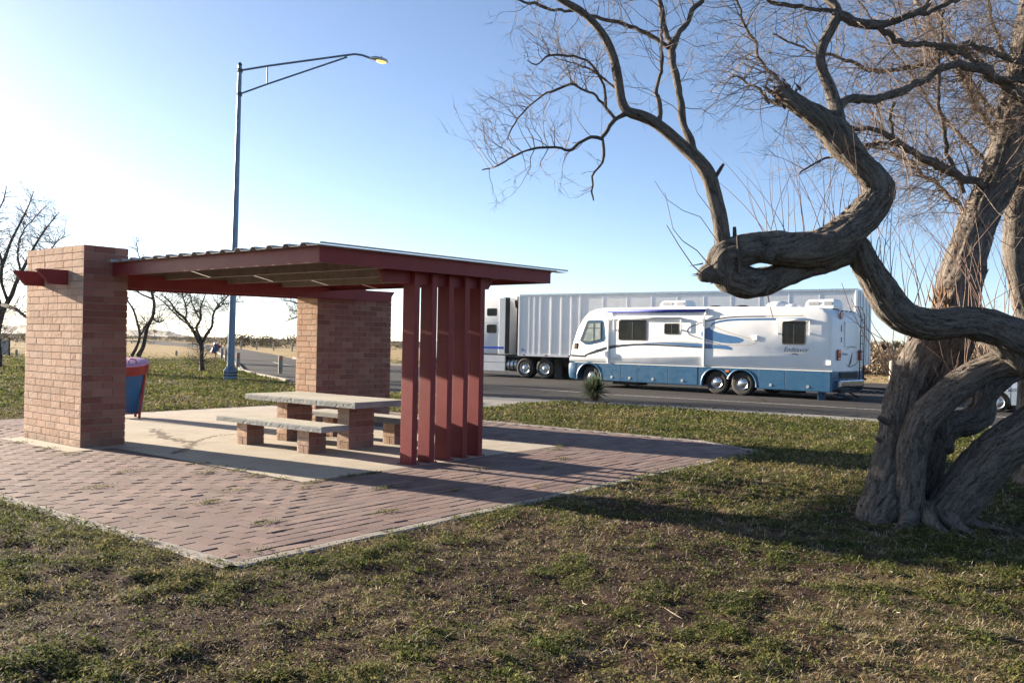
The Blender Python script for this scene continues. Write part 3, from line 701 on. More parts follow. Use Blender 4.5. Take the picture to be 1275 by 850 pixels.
def ribbon(pts, w, y=-.004, th=.003):          # flat stripe lying on a side panel: points x,z with a width each
    m = MB(); n = len(pts)
    if not hasattr(w, '__len__'): w = [w]*n
    # smooth the run
    P = []; Wd = []
    for i in range(n-1):
        p0, p1, p2, p3 = [Vector(pts[max(0, min(n-1, j))]) for j in (i-1, i, i+1, i+2)]
        for k in range(6):
            t = k/6; P.append(.5*((2*p1)+(p2-p0)*t+(2*p0-5*p1+4*p2-p3)*t*t+(-p0+3*p1-3*p2+p3)*t**3)); Wd.append(w[i]*(1-t)+w[i+1]*t)
    P.append(Vector(pts[-1])); Wd.append(w[-1])
    for i, p in enumerate(P):
        d = (P[min(i+1, len(P)-1)]-P[max(i-1, 0)]).normalized(); nn = Vector((-d.y, d.x))*max(Wd[i], .002)/2
        for q in (p-nn, p+nn): m.v.append((q.x, y, q.y))
    for i in range(len(P)-1): m.f.append((2*i, 2*i+2, 2*i+3, 2*i+1))
    return m
def plate(pts, y=-.004):
    m = MB(); m.add([(x, y, z) for x, z in pts], [tuple(range(len(pts)))]); return m
def rrect(x0, x1, z0, z1, r, n=5):
    P = []
    for cx, cz, a0 in ((x1-r, z1-r, 0), (x0+r, z1-r, 90), (x0+r, z0+r, 180), (x1-r, z0+r, 270)):
        for i in range(n+1): a = R(a0+90*i/n); P.append((cx+r*cos(a), cz+r*sin(a)))
    return P
def window(parent, x0, x1, z0, z1, y, r=.07, bar=True, fr=.035, rim=None, outer=True):
    po, pi_ = rrect(x0, x1, z0, z1, r), rrect(x0+fr, x1-fr, z0+fr, z1-fr, max(.01, r-fr)); m = MB(); n = len(po)
    m.v = [(x, y, z) for x, z in po]+[(x, y-.016, z) for x, z in po]+[(x, y-.016, z) for x, z in pi_]+[(x, y-.002, z) for x, z in pi_]
    for q in range(3):
        for i in range(n): m.f.append((q*n+i, q*n+(i+1) % n, (q+1)*n+(i+1) % n, (q+1)*n+i))
    if bar: xm = (x0+x1)/2; m.box(xm-.014, xm+.014, y-.0145, y-.001, z0+fr*.8, z1-fr*.8)
    f = m.build('window', MT['black'], parent); m = MB(); m.add([(x, y-.0045, z) for x, z in pi_], [tuple(range(n))]); m.build('pane', MT['glass'], f); return f
def lettering(txt, size, parent, loc, rot, mat, shear=.25, name='lettering'):
    c = bpy.data.curves.new(name, 'FONT'); c.body = txt; c.size = size; c.shear = shear; c.extrude = .001
    o = bpy.data.objects.new('tmp', c); COL.objects.link(o); bpy.context.view_layer.update()
    me = bpy.data.meshes.new_from_object(o.evaluated_get(bpy.context.evaluated_depsgraph_get())); bpy.data.objects.remove(o)
    me.materials.clear(); me.materials.append(mat); n = bpy.data.objects.new(name, me); COL.objects.link(n); n.parent = parent; n.location = loc; n.rotation_euler = rot; return n
def profile_body(name, prof, W_, mat, parent, r=.10, bow=lambda x, z, s: 0, ny=(0, .25, .6, 1.)):
    # an outline in x,z carried across the width with rounded edges
    n = len(prof); cx = sum(p[0] for p in prof)/n
    P = [Vector(p) for p in prof]; N = []
    area = sum(P[i].x*P[(i+1) % n].y-P[(i+1) % n].x*P[i].y for i in range(n)); sg = 1 if area > 0 else -1
    for i in range(n):
        d = (P[(i+1) % n]-P[i-1]).normalized(); N.append(Vector((-d.y, d.x))*sg)     # inward
    rows = []
    for t in ny: rows.append((r*(1-cos(t*pi/2)) if False else r*t, r*(1-math.sqrt(max(0, 1-(1-t)**2)))))
    ys_ = [(y, i) for y, i in rows]+[(W_*k/6, 0) for k in range(1, 6)]+[(W_-y, i) for y, i in reversed(rows)]
    m = MB()
    for y, ins in ys_:
        s = abs(y-W_/2)/(W_/2)
        for i in range(n): p = P[i]+N[i]*ins; m.v.append((p.x+bow(p.x, p.y, s), y, p.y))
    k = len(ys_)
    for j in range(k-1):
        for i in range(n): m.f.append((j*n+i, j*n+(i+1) % n, (j+1)*n+(i+1) % n, (j+1)*n+i))
    m.f.append(tuple(range(n-1, -1, -1))); m.f.append(tuple((k-1)*n+i for i in range(n)))
    return m.build(name, mat, parent, angle=38)

# ------------------------------------------------------------------ the motorhome
RV_W, RV_L = 2.62, 10.92
rv = empty('motorhome', (2.286, 36.02, -.05), R(-41.5)); rv.scale = (1.02, 1.088, 1); tag(rv, 'white and blue motorhome with rolled awning parked along the lot road', 'motorhome')
bowf = lambda x, z, s: ((.26*s**2.5-.22)*max(0, 1-x/1.2) if x < 1.2 else (-.07*s**3 if x > RV_L-.3 else 0))
prof = [(.10,.97),(.14,1.24),(.26,1.73),(.48,2.33),(.76,2.76),(1.05,3.03),(1.35,3.14),(1.75,3.19),(2.4,3.20),(5.6,3.19),(8.5,3.15),(10.3,3.11),(10.55,3.08),(10.82,2.93),(10.90,2.72),(RV_L,2.3),(RV_L,1.5),(RV_L,.97)]
dense = []
for a, b in zip(prof[:-1], prof[1:]):
    dense += [a]
profile_body('body', prof, RV_W, MT['rv_white'], rv, .10, bowf)
def arch_panel(x0, x1, zb, zt, arches, y0, y1, mat, name, parent, step=.05):
    m = MB(); n = int((x1-x0)/step)
    for i in range(n+1):
        x = x0+(x1-x0)*i/n; z = zb(x) if callable(zb) else zb
        for cx, cz, r in arches:
            if abs(x-cx) < r: z = max(z, cz+math.sqrt(r*r-(x-cx)**2))
        z = min(z, zt-.01)
        m.v += [(x, y0, z), (x, y0, zt), (x, y1, zt), (x, y1, z)]
    for i in range(n):
        for q in range(4): m.f.append((i*4+q, (i+1)*4+q, (i+1)*4+(q+1) % 4, i*4+(q+1) % 4))
    m.f += [(0, 1, 2, 3), (n*4+3, n*4+2, n*4+1, n*4)]
    return m.build(name, mat, parent, angle=30)
AR = [(1.15,.36,.58),(6.72,.37,.54),(7.72,.37,.54)]
for y0, y1 in ((.005, .06), (RV_W-.06, RV_W-.005)): arch_panel(.42, RV_L-.04, .28, .972, AR, y0, y1, MT['rv_blue'], 'skirt', rv)
# blue nose and tail, underside
pn = [(.10,.965),(.05,.75),(.06,.5),(.10,.34),(.20,.28),(.55,.28),(.55,.965)]
profile_body('front_bumper', pn, RV_W, MT['rv_blue'], rv, .08, lambda x, z, s: (.26*s**2.5-.22)*max(0, 1-x/.6))
pt_ = [(RV_L-.02,.965),(RV_L-.005,.75),(RV_L-.02,.66),(RV_L-.02,.36),(RV_L-.25,.34),(RV_L-.25,.965)]
profile_body('tail_skirt', pt_, RV_W, MT['rv_blue'], rv, .06, lambda x, z, s: -.04*s**3)
m = MB(); m.box(.6, RV_L-.3, .34, RV_W-.34, .40, .96); m.box(2.0, 5.9, .1, RV_W-.1, .30, .95); m.box(8.4, 10.6, .1, RV_W-.1, .30, .95); m.box(9.0, 9.5, .3, 1.2, .16, .32); m.box(2.0, 3.2, .4, 1.0, .14, .3); m.box(.5, 8.6, .061, .36, .9, .966); m.build('chassis', MT['mud'], rv)
def arch_trim(cx, cz, r, a0=0, a1=180):
    m = MB(); n = 24
    for i in range(n+1):
        a = R(a0+(a1-a0)*i/n)
        for rr, y in ((r-.015, .012), (r-.012, -.018), (r+.05, -.018), (r+.06, .006)): m.v.append((cx+rr*cos(a), y, cz+rr*sin(a)))
    for i in range(n):
        for q in range(3): m.f.append((i*4+q, i*4+q+1, (i+1)*4+q+1, (i+1)*4+q))
    return m.build('arch_trim', MT['rv_blue'], rv, smooth=True)
arch_trim(1.15, .36, .58, -5, 185); arch_trim(6.72, .37, .54, 22, 185); arch_trim(7.72, .37, .54, -5, 158)
for x in (1.34, 6.73, 7.71): wheel(rv, x if x > 2 else 1.2, .07, .425, .43, .28, .49, 'chrome', 'disc'); wheel(rv, x if x > 2 else 1.2, RV_W-.07, .425, .43, .28, .49, 'chrome', 'disc', 1)
# seams, locks
for a_, b_, x in ((1.78,2.66,2.24),(2.66,3.46,3.07),(3.46,4.76,4.11),(4.76,5.99,5.37),(8.33,9.29,8.79),(9.29,10.84,10.09)):
    m = MB(); m.prism(rrect(a_+.008, b_-.008, .30, .955, .02, 2), -.006, .02); cd = m.build('compartment_door', MT['rv_blue'], rv, bevel=.004)
    m = MB(); m.prism(rrect(x-.05, x+.05, .38, .48, .015, 2), -.016, .0); m.prism(rrect(x-.035, x+.035, .40, .43, .01, 2), -.034, -.0155); m.build('latch', MT['alu'], cd)
m = MB(); m.box(.42, RV_L-.03, -.012, .004, .965, .99); m.build('belt_trim', MT['rv_trim'], rv)
# driver's window in its blue surround
fr = [(.64,1.86),(.99,2.64),(1.08,2.70),(1.72,2.70),(1.80,2.62),(1.90,1.96),(1.82,1.84),(1.12,1.69),(.90,1.72)]
m = MB(); m.prism(fr, -.008, .01); m.build('window_surround', MT['rv_blue'], rv)
g = [(.75,1.86),(1.03,2.60),(1.69,2.62),(1.70,1.92),(1.15,1.80)]; gi = [(.80,1.88),(1.06,2.565),(1.66,2.585),(1.665,1.945),(1.155,1.835)]
m = MB(); m.v = [(x, -.010, z) for x, z in g]+[(x, -.022, z) for x, z in g]+[(x, -.022, z) for x, z in gi]+[(x, -.012, z) for x, z in gi]
for q in range(3):
    for i in range(5): m.f.append((q*5+i, q*5+(i+1) % 5, (q+1)*5+(i+1) % 5, (q+1)*5+i))
m.box(1.33, 1.36, -.0235, -.011, 1.86, 2.58); m.box(.97, 1.66, -.0235, -.011, 2.36, 2.39)
f = m.build('window', MT['black'], rv); m = plate(gi, -.0135); m.build('pane', MT['cabglass'], f)
window(rv, 2.52, 3.81, 1.90, 2.69, 0); window(rv, 4.57, 5.22, 2.15, 2.57, 0); window(rv, 9.17, 9.99, 1.84, 2.63, 0)
# windscreen across the front
m = MB(); wsp = [(.19,1.60),(.295,1.82),(.50,2.36),(.70,2.66)]
for j in range(15):
    y = .16+(RV_W-.32)*j/14; s = abs(y-RV_W/2)/(RV_W/2)
    for x, z in wsp: m.v.append((x-.02+bowf(x, z, s), y, z))
for j in range(14):
    for i in range(3): m.f.append((j*4+i, j*4+i+1, (j+1)*4+i+1, (j+1)*4+i))
m.build('windscreen', MT['glass'], rv, smooth=True)
# side of the windscreen wraps onto the flank
# awning roll, arms
m = MB(); m.tube([(2.05,-.07,3.045),(6.30,-.07,3.03)], .055, 12); aw = m.build('awning', MT['awning_blue'], rv, smooth=True)
m = MB(); m.box(2.0, 6.34, -.05, .005, 3.085, 3.12); m.build('awning_rail', MT['rv_trim'], aw)
for x, xt in ((2.06, 1.96), (6.24, 6.33)):
    m = MB(); m.box(x-.028, x+.028, -.06, -.004, .99, 2.72); m.tube([(x, -.035, 2.68), (x, -.05, 2.78), (x+(xt-x)*.7, -.07, 2.88), (xt, -.07, 3.0), (xt, -.07, 3.05)], .026, 8); m.build('awning_arm', MT['rv_trim'], rv)
    if x > 5: 
        m = MB(); m.box(x-.04, x+.04, -.066, -.058, 2.45, 2.76); m.build('awning_bracket', MT['sign_grey'], rv)
for x0, x1, zt, zb in ((2.34, 5.31, 2.79, 2.29), (9.04, 10.14, 2.68, 2.19)):
    m = MB(); m.tube([(x0-.02, -.075, zt), (x1+.02, -.075, zt-.04 if x1 < 6 else zt)], .045, 10); w_ = m.build('window_awning', MT['rv_trim'], rv, smooth=True)
    for x in (x0, x1):
        z2 = zt-(.04 if x1 < 6 and x == x1 else 0)
        m = MB(); m.box(x-.022, x+.022, -.10, -.07, zb+.03, z2); m.box(x-.02, x+.02, -.085, .004, zb, zb+.05); m.box(x-.02, x+.02, -.06, .004, z2-.02, z2+.03); m.build('awning_arm', MT['rv_trim'], w_)
# roof gear
def ac(x0, x1, y0, y1, z, h):
    m = MB(); e = .06
    a = [(x0, y0), (x1, y0), (x1, y1), (x0, y1)]
    P = []
    for ins, zz in ((0, z), (0, z+h*.25), (.03, z+h*.7), (.10, z+h*.97), (.2, z+h)):
        P.append([(x0+ins, y0+ins, zz), (x1-ins*.5, y0+ins, zz), (x1-ins*.5, y1-ins, zz), (x0+ins, y1-ins, zz)])
    for r_ in P: m.v += r_
    for j in range(len(P)-1):
        for i in range(4): m.f.append((j*4+i, j*4+(i+1) % 4, (j+1)*4+(i+1) % 4, (j+1)*4+i))
    m.f.append(tuple(len(m.v)-4+i for i in range(4)))
    o = m.build('air_conditioner', MT['rv_trim'], rv, bevel=.02)
    m = MB()
    m.box(x0+(x1-x0)*.12, x0+(x1-x0)*.48, y0-.004, y0+.02, z+h*.32, z+h*.72); m.build('louvre', MT['sign_grey'], o); m = MB()
    m.box(x0+(x1-x0)*.66, x1-.07, y0-.001, y0+.015, z+h*.3, z+h*.72); m.build('louvre', MT['sign_grey'], o)
ac(3.86, 4.98, .75, 1.5, 3.19, .30); ac(9.6, 10.6, .75, 1.5, 3.10, .33)
def dome(name, x, y, z, rx_, ry_, h, mat):
    m = MB(); m.lathe([(1, 0), (.98, .3), (.8, .72), (.45, .95), (.001, 1)], 20); m.v = [(x+a*rx_, y+b*ry_, z+c*h) for a, b, c in m.v]; return m.build(name, mat, rv, smooth=True)
dome('satellite_dome', 8.5, 1.1, 3.14, .45, .40, .26, MT['rv_trim']); dome('roof_vent', 9.1, .9, 3.14, .28, .25, .14, MT['rv_trim'])
for x in (5.92, 7.0): dome('roof_vent', x, 1.3, 3.16, .27, .27, .13, MT['black'])
m = MB(); m.box(7.9, 8.1, .9, 1.0, 3.13, 3.2); m.build('antenna_mount', MT['sign_grey'], rv)
# mirror
m = MB(); m.tube([(.72,-.0,1.74),(.70,-.14,1.70),(.70,-.28,1.64)], .02, 8); mi = m.build('mirror', MT['black'], rv, smooth=True)
m = MB(); m.prism(rrect(.62, .80, 1.50, 1.76, .05, 3), -.34, -.22); m.build('mirror_head', MT['black'], mi, bevel=.02)
# painted swooshes
ribbon([(.17,1.25),(.77,1.235),(1.0,1.24)], .09).build('stripe', MT['rv_navy'], rv)
ribbon([(.80,1.225),(1.35,1.40),(2.13,1.61),(2.96,1.715),(3.79,1.75),(5.0,1.725),(6.6,1.66)], [.03,.12,.11,.09,.07,.06,.035], -.0045).build('stripe', MT['rv_navy'], rv)
ribbon([(.9,1.30),(1.4,1.48),(2.1,1.675),(2.5,1.73)], [.01,.02,.02,.01], -.0047).build('stripe', MT['rv_gold'], rv)
ribbon([(3.6,1.80),(4.4,1.815),(5.2,1.80),(6.0,1.765),(6.6,1.725),(7.1,1.70),(7.34,1.645)], [.01,.055,.09,.11,.13,.14,.07], -.0049).build('stripe', MT['rv_swoosh'], rv)
ribbon([(4.2,1.865),(5.2,1.872),(6.0,1.84),(6.6,1.805),(7.2,1.79),(7.6,1.79),(8.0,1.815),(8.22,1.90),(8.12,2.0),(7.74,2.09),(7.12,2.265),(6.52,2.49)], [.008]+[.022]*11, -.0051).build('stripe', MT['rv_gold'], rv)
bl_ = [(6.50,2.46),(6.26,2.36),(6.12,2.24),(6.12,2.12),(6.2,2.03),(6.45,1.95),(6.9,1.87),(7.3,1.85),(7.6,1.87),(7.79,1.955),(7.72,2.02),(7.51,2.085),(7.1,2.16),(6.75,2.24),(6.5,2.34),(6.44,2.42)]
plate(bl_, -.0040).build('stripe', MT['rv_swoosh'], rv)
ribbon([(5.98,2.53),(5.72,2.46),(5.58,2.36),(5.56,2.26),(5.68,2.14),(5.98,2.04),(6.5,1.89),(6.95,1.80)], [.02,.03,.035,.035,.03,.026,.022,.012], -.0043).build('stripe', MT['rv_navy'], rv)
ribbon([(6.48,2.46),(6.68,2.60),(7.26,2.69),(8.05,2.71),(9.0,2.715),(10.0,2.72)], [.03,.07,.075,.07,.07,.06], -.0046).build('stripe', MT['rv_swoosh'], rv)
ribbon([(5.95,2.55),(6.4,2.66),(6.9,2.745),(7.5,2.80),(8.57,2.81)], [.02,.035,.045,.04,.04], -.0048).build('stripe', MT['rv_navy'], rv)
ribbon([(8.57,2.815),(9.9,2.825)], [.035,.03], -.0048).build('stripe', MT['rv_gold'], rv)
lettering('Endeavor', .225, rv, (9.22, -.005, 1.60), (R(90), 0, 0), MT['rv_navy'], .35)
ribbon([(9.25,1.55),(9.55,1.565),(9.98,1.58)], .014, -.0045).build('stripe', MT['rv_gold'], rv)
ribbon([(9.52,1.50),(9.62,1.53),(9.74,1.49)], .03, -.0045).build('stripe', MT['rv_navy'], rv)
for q_, d_ in (((8.13, 8.30, 1.97, 2.14, .02, 3), -.05), ((10.70, 10.86, 1.17, 1.34, .03, 3), -.02)):
    m = MB(); m.prism(rrect(*q_), d_, .004); m.build('socket_box', MT['rv_trim'], rv, bevel=.01)
m = MB(); m.prism(rrect(7.10, 7.24, .82, .88, .02, 3), -.03, .004); m.build('marker_light', MT['amber'], rv); m = MB(); m.prism(rrect(.07, .13, 1.03, 1.09, .02, 2), .2, .26); m.build('marker_light', MT['amber'], rv)
# rear face
XR = RV_L
m = MB(); m.box(XR-.01, XR+.03, .30, .56, 1.34, 1.70); tl = m.build('tail_light', MT['red_lens'], rv, bevel=.02)
m = MB(); m.box(XR+.031, XR+.036, .34, .52, 1.60, 1.67); m.build('indicator', MT['amber'], tl); m = MB(); m.box(XR+.031, XR+.036, .34, .52, 1.37, 1.42); m.build('reversing_lamp', MT['white_lens'], tl)
m = MB(); m.box(XR-.01, XR+.03, RV_W-.56, RV_W-.30, 1.34, 1.70); m.build('tail_light', MT['red_lens'], rv, bevel=.02)
m = MB(); m.box(XR-.02, XR+.035, .85, 1.75, 1.80, 2.66); m.build('rear_panel', MT['rv_white'], rv, bevel=.03)
m = MB(); m.box(XR-.02, XR+.02, .55, 2.0, .72, .93); m.build('rear_grille', MT['mud'], rv)
m = MB(); m.box(XR-.05, XR+.14, .30, RV_W-.30, .42, .68); m.build('rear_bumper', MT['chrome'], rv, bevel=.05)
m = MB(); m.v = []; 
for k in range(20): a = 2*pi*k/20; m.v.append((XR-.015, .62+.13*cos(a), 2.86+.13*sin(a)))
for k in range(20): a = 2*pi*k/20; m.v.append((XR+.012, .62+.13*cos(a), 2.86+.13*sin(a)))
m.f = [tuple(range(20, 40))]+[(k, (k+1) % 20, 20+(k+1) % 20, 20+k) for k in range(20)]; m.build('round_badge', MT['red_lens'], rv)
m = MB()
for y in (1.95, 2.28): m.tube([(XR+.10, y, .62), (XR+.12, y, 2.9), (XR+.0, y, 3.2), (XR-.35, y, 3.25)], .018, 8)
for k in range(8): m.tube([(XR+.11, 1.95, .8+.28*k), (XR+.11, 2.28, .8+.28*k)], .014, 6)
m.build('ladder', MT['dark_steel'], rv, smooth=True)
for y0, z0, z1, w_ in ((.62, 2.30, 2.52, .02), (.62, 1.95, 2.12, .02)):
    m = MB(); m.box(XR-.01, XR+.008, y0, y0+w_, z0, z1); m.build('red_mark', MT['red_lens'], rv)
for k in range(5):
    m = MB(); y = .55+k*.34; m.box(XR-.12, XR-.07, y-.03, y+.03, 2.995, 3.03); m.build('clearance_lamp', MT['mud'], rv)
def rear_rib(pts, w, mat):
    m = ribbon(pts, w, 0); m.v = [(XR+.006, x, z) for x, y, z in m.v]; return m.build('stripe', mat, rv)
rear_rib([(1.0,1.22),(1.3,1.12),(1.75,1.18),(2.1,1.30)], [.01,.05,.05,.01], MT['sign_grey']); rear_rib([(1.2,1.12),(1.4,1.3),(1.55,1.62)], [.02,.14,.02], MT['rv_navy']); rear_rib([(1.0,1.72),(1.4,1.80),(1.9,1.78)], .02, MT['sign_grey'])
lettering('Endeavor', .13, rv, (XR+.007, .66, 1.52), (R(90), 0, R(90)), MT['rv_swoosh'], .3)
for y_ in (.12, 1.72):
    m = MB(); m.box(XR-.55, XR-.52, y_, y_+.6, 0, .45); m.build('mud_flap', MT['rv_blue'], rv)
m = MB(); m.box(XR-.30, XR+.05, .5, 2.0, .26, .36); m.tube([(XR-.2, .6, .2), (XR+.25, .95, .08)], .03, 6); m.tube([(XR-.2, 1.9, .2), (XR+.25, 1.5, .08)], .03, 6); m.build('hitch', MT['mud'], rv)

# ------------------------------------------------------------------ towed car and the bar between
tb = empty('tow_bar', rv.matrix_basis @ Vector((XR+.05, 1.25, .42)) if False else Vector(), 0)
tb.location = (2.286+.749*11.2+.6626*1.1, 36.02-.6626*11.2+.749*1.1, .36); tb.rotation_euler.z = R(-40)
tag(tb, 'black tow bar with looped cable between the motorhome and the car behind it', 'tow bar')
m = MB()
for s in (-1, 1): m.tube([(0, 0, .04), (.4, 0, .03), (1.9, s*.32, 0)], .035, 8)
m.build('bar', MT['black'], tb, smooth=True)
m = MB(); P = []
for i in range(80): t_ = i/79; P.append((.1+1.8*t_, -.03+.05*sin(t_*70), -.06+.035*sin(t_*52)-.05*sin(t_*pi)))
m.tube(P, .018, 6); m.build('cable', MT['black'], tb, smooth=True)

# car: local x to the rear, y away; wheel centre surveyed
ca = R(-40); cw = Vector((14.02, 24.95, 0)); cxd = Vector((cos(ca), sin(ca), 0)); cyd = Vector((-sin(ca), cos(ca), 0))
co_ = cw-cxd*.80-cyd*.08
car = empty('hatchback', (co_.x, co_.y, -.05), ca); tag(car, 'silver blue hatchback towed behind the motorhome, mostly hidden by the gnarled trunk', 'car')
cp = [(.0,.30),(-.02,.55),(.06,.68),(.5,.80),(.95,.90),(1.55,1.32),(1.9,1.40),(3.0,1.40),(3.45,1.22),(3.62,.86),(3.68,.5),(3.62,.28)]
body_top = [(.02,.56),(.08,.68),(.5,.80),(.95,.90),(3.60,.92),(3.66,.56)]
profile_body('body', body_top, 1.62, MT['car'], car, .07, lambda x, z, s: .16*s**3*(1 if x < .6 else (-1 if x > 3.2 else 0)))
for y0, y1 in ((.0, .08), (1.54, 1.62)): arch_panel(.10, 3.60, .22, .60, [(.80,.27,.34),(3.02,.27,.34)], y0, y1, MT['car'], 'side_panel', car, .03)
profile_body('front_bumper', [(.02,.57),(-.05,.48),(-.04,.26),(.05,.18),(.3,.18),(.3,.57)], 1.62, MT['car'], car, .07, lambda x, z, s: .16*s**3)
profile_body('rear_bumper', [(3.45,.57),(3.45,.2),(3.66,.2),(3.70,.4),(3.66,.57)], 1.62, MT['car'], car, .06)
profile_body('cabin', [(.96,.90),(1.50,1.29),(1.85,1.40),(2.95,1.40),(3.40,1.22),(3.58,.91)], 1.50, MT['car'], car, .12).location = (0, .06, 0)
for w_ in ([(1.16,.93),(1.58,1.27),(2.05,1.31),(2.05,.93)], [(2.12,.93),(2.12,1.31),(2.9,1.31),(3.2,1.18),(3.3,.93)]):
    m = MB(); m.prism(w_, .05, .075); m.build('window', MT['glass'], car)
m = MB(); m.box(.15, 3.4, .10, 1.52, .16, .58); m.build('underbody', MT['mud'], car)
for x in (.80, 3.02): wheel(car, x, .03, .275, .275, .18, .66, 'alu', 'disc'); wheel(car, x, 1.59, .275, .275, .18, .66, 'alu', 'disc', 1)
for x_ in (1.12, 2.06):
    m = MB(); m.box(x_, x_+.005, -.004, .004, .28, .86); m.build('door_seam', MT['mud'], car)
m = MB(); m.box(.95, 1.06, -.012, .004, .62, .66); m.build('marker_light', MT['white_lens'], car)
m = MB(); m.prism(rrect(.10, .42, .60, .74, .04, 3), .03, .1); m.build('headlight', MT['white_lens'], car)

# ------------------------------------------------------------------ lorry: trailer and tractor
TA = R(-33.2); TO = Vector((.337, 42.8, -.05))
tr = empty('semi_trailer', TO, TA); tag(tr, 'long white ribbed box trailer coupled to the lorry behind the motorhome', 'trailer')
TL, TW = 15.8, 2.6
m = MB(); m.box(0, TL, 0, TW, 1.16, 4.09); m.build('box_body', MT['trailer'], tr)
m = MB(); m.box(-.02, TL+.02, -.03, TW+.03, 4.02, 4.12); m.build('top_rail', MT['alu'], tr, bevel=.01)
for a_, b_ in ((-.03, .06), (TL-.06, TL+.04)):
    m = MB(); m.box(a_, b_, -.037, TW+.037, 1.10, 4.06); m.build('end_frame', MT['trailer'], tr, bevel=.01)
m = MB(); m.box(-.02, TL+.02, -.032, TW+.032, 1.08, 1.19); m.build('bottom_rail', MT['trailer'], tr)
rx_ = [.57, .88, 1.22, 1.83, 2.40, 2.94, 3.4]+[3.4+1.22*k for k in range(1, 10)]
for x in rx_:
    w_, d_ = (.045, .018) if x < 3.6 else (.022, .007)
    m = MB(); m.prism([(x-w_, 1.18), (x+w_, 1.18), (x+w_, 4.03), (x-w_, 4.03)], -d_, .003); m.box(x+w_, x+w_*1.8, -d_*.45, .003, 1.19, 4.03); m.build('side_post', MT['trailer'], tr, bevel=.008)
for i in range(12):
    m = MB(); x = .25+1.28*i; m.box(x, x+.16, -.0345, -.0325, 1.11, 1.165); m.build('reflector', MT['red_lens'], tr)
m = MB(); m.box(.15, .42, -.004, .001, 1.33, 1.37); m.build('decal', MT['cab_stripe'], tr); m = MB(); m.box(.15, .30, -.004, .001, 1.40, 1.44); m.build('decal', MT['cab_stripe'], tr)
m = MB(); m.box(9.0, 14.8, .35, TW-.35, .75, 1.06); m.box(5.0, 5.15, .35, .5, .2, 1.1); m.box(.8, 9, .9, 1.0, .9, 1.08); m.box(.8, 9, 1.6, 1.7, .9, 1.08); m.box(TL-.1, TL-.04, .3, 2.3, .45, .55); m.box(TL-.1, TL-.04, .7, .8, .5, 1.1); m.box(TL-.1, TL-.04, 1.8, 1.9, .5, 1.1); m.build('chassis', MT['mud'], tr)
for x in (12.3, 13.6):
    for y, o in ((.04, -1), (TW-.04, 1)): wheel(tr, x, y, .50, .50, .5, .55, 'alu', 'dish', o)
for y in (.04, 1.31):
    m = MB(); m.box(TL+.041, TL+.055, y, y+1.25, 1.2, 4.0); rd_ = m.build('rear_door', MT['trailer'], tr)
    for yy in (.31, .86):
        m = MB(); m.tube([(TL+.075, y+yy, 1.15), (TL+.075, y+yy, 4.03)], .018, 8); m.build('locking_bar', MT['alu'], rd_)

tk = empty('semi_tractor', TO, TA); tag(tk, 'white sleeper cab lorry with a blue stripe partly hidden behind the red steel fins', 'lorry')
sc = [(-.90,1.12),(-.90,3.98),(-1.3,3.96),(-2.2,3.86),(-2.9,3.60),(-3.25,3.1),(-3.75,2.15),(-3.9,2.05),(-3.9,1.12)]
profile_body('sleeper_cab', sc, 2.46, MT['cab_white'], tk, .12).location = (0, .06, 0)
hood = [(-3.85,1.0),(-3.85,2.1),(-4.6,2.05),(-5.6,1.85),(-5.95,1.6),(-6.0,.75),(-5.4,.7)]
profile_body('bonnet', hood, 2.0, MT['cab_white'], tk, .2).location = (0, .3, 0)
for y0, y1 in ((.03, .06), (2.54, 2.57)):
    m = MB(); m.prism([(-.86,1.14),(-.86,3.93),(-1.22,3.96),(-1.22,1.14)], y0, y1); m.build('side_extender', MT['cab_white'], tk, bevel=.01)
    m = MB(); m.prism([(-.62,1.18),(-.60,3.97),(-.87,3.99),(-.87,1.18)], y0+.02, y1+.02); m.build('gap_fairing', MT['black'], tk)
m = MB(); m.box(-3.9, -.84, .05, .12, .30, .72); m.box(-3.9, -.84, .045, .12, .735, 1.08); m.box(-3.9, -.84, 2.48, 2.55, .3, 1.08); m.build('side_fairing', MT['cab_white'], tk, bevel=.012)
m = MB(); m.box(-3.9, -.86, .05, .07, 1.075, 1.14); m.box(-3.85, 2.2, .75, 1.85, .6, 1.0); m.box(-.9, .1, .2, 2.4, .98, 1.09); m.box(-3.8, -.9, .2, 2.4, .35, 1.1); m.build('chassis', MT['mud'], tk)
window(tk, -1.98, -1.36, 3.05, 3.44, .058, .08, False, .03); window(tk, -1.98, -1.38, 2.19, 2.63, .058, .08, False, .03); window(tk, -3.2, -2.4, 2.2, 3.0, .058, .08, False, .03)
for q_ in ((-3.8, -1.225, .0555, .0585), (-1.215, -.9, .0265, .0295)):
    m = MB(); m.box(*q_, 1.40, 1.52); m.build('stripe', MT['cab_stripe'], tk)
m = MB(); m.box(-3.8, -1.225, .0560, .0588, 2.70, 2.715); m.build('seam', MT['sign_grey'], tk)
m = MB(); m.lathe([(.001,-.78),(.30,-.78),(.31,-.74),(.31,-.24),(.30,-.20),(.001,-.20)], 24, 'x', (0, .42, .62)); m.build('fuel_tank', MT['alu'], tk, angle=30)
for x_ in (-.62, -.40):
    m = MB(); m.lathe([(.30,x_),(.322,x_),(.322,x_+.06),(.30,x_+.06)], 24, 'x', (0, .42, .62), cap=False); m.build('tank_strap', MT['black'], tk)
for x in (.335, 1.48, -4.9):
    for y, o in ((.06, -1), (2.54, 1)): wheel(tk, x, y, .50, .50, .5 if x > 0 else .3, .55, 'alu', 'dish', o)
for y_ in (.06, 1.9):
    m = MB(); m.box(2.05, 2.08, y_, y_+.64, .08, .95); m.build('mud_flap', MT['black'], tk)
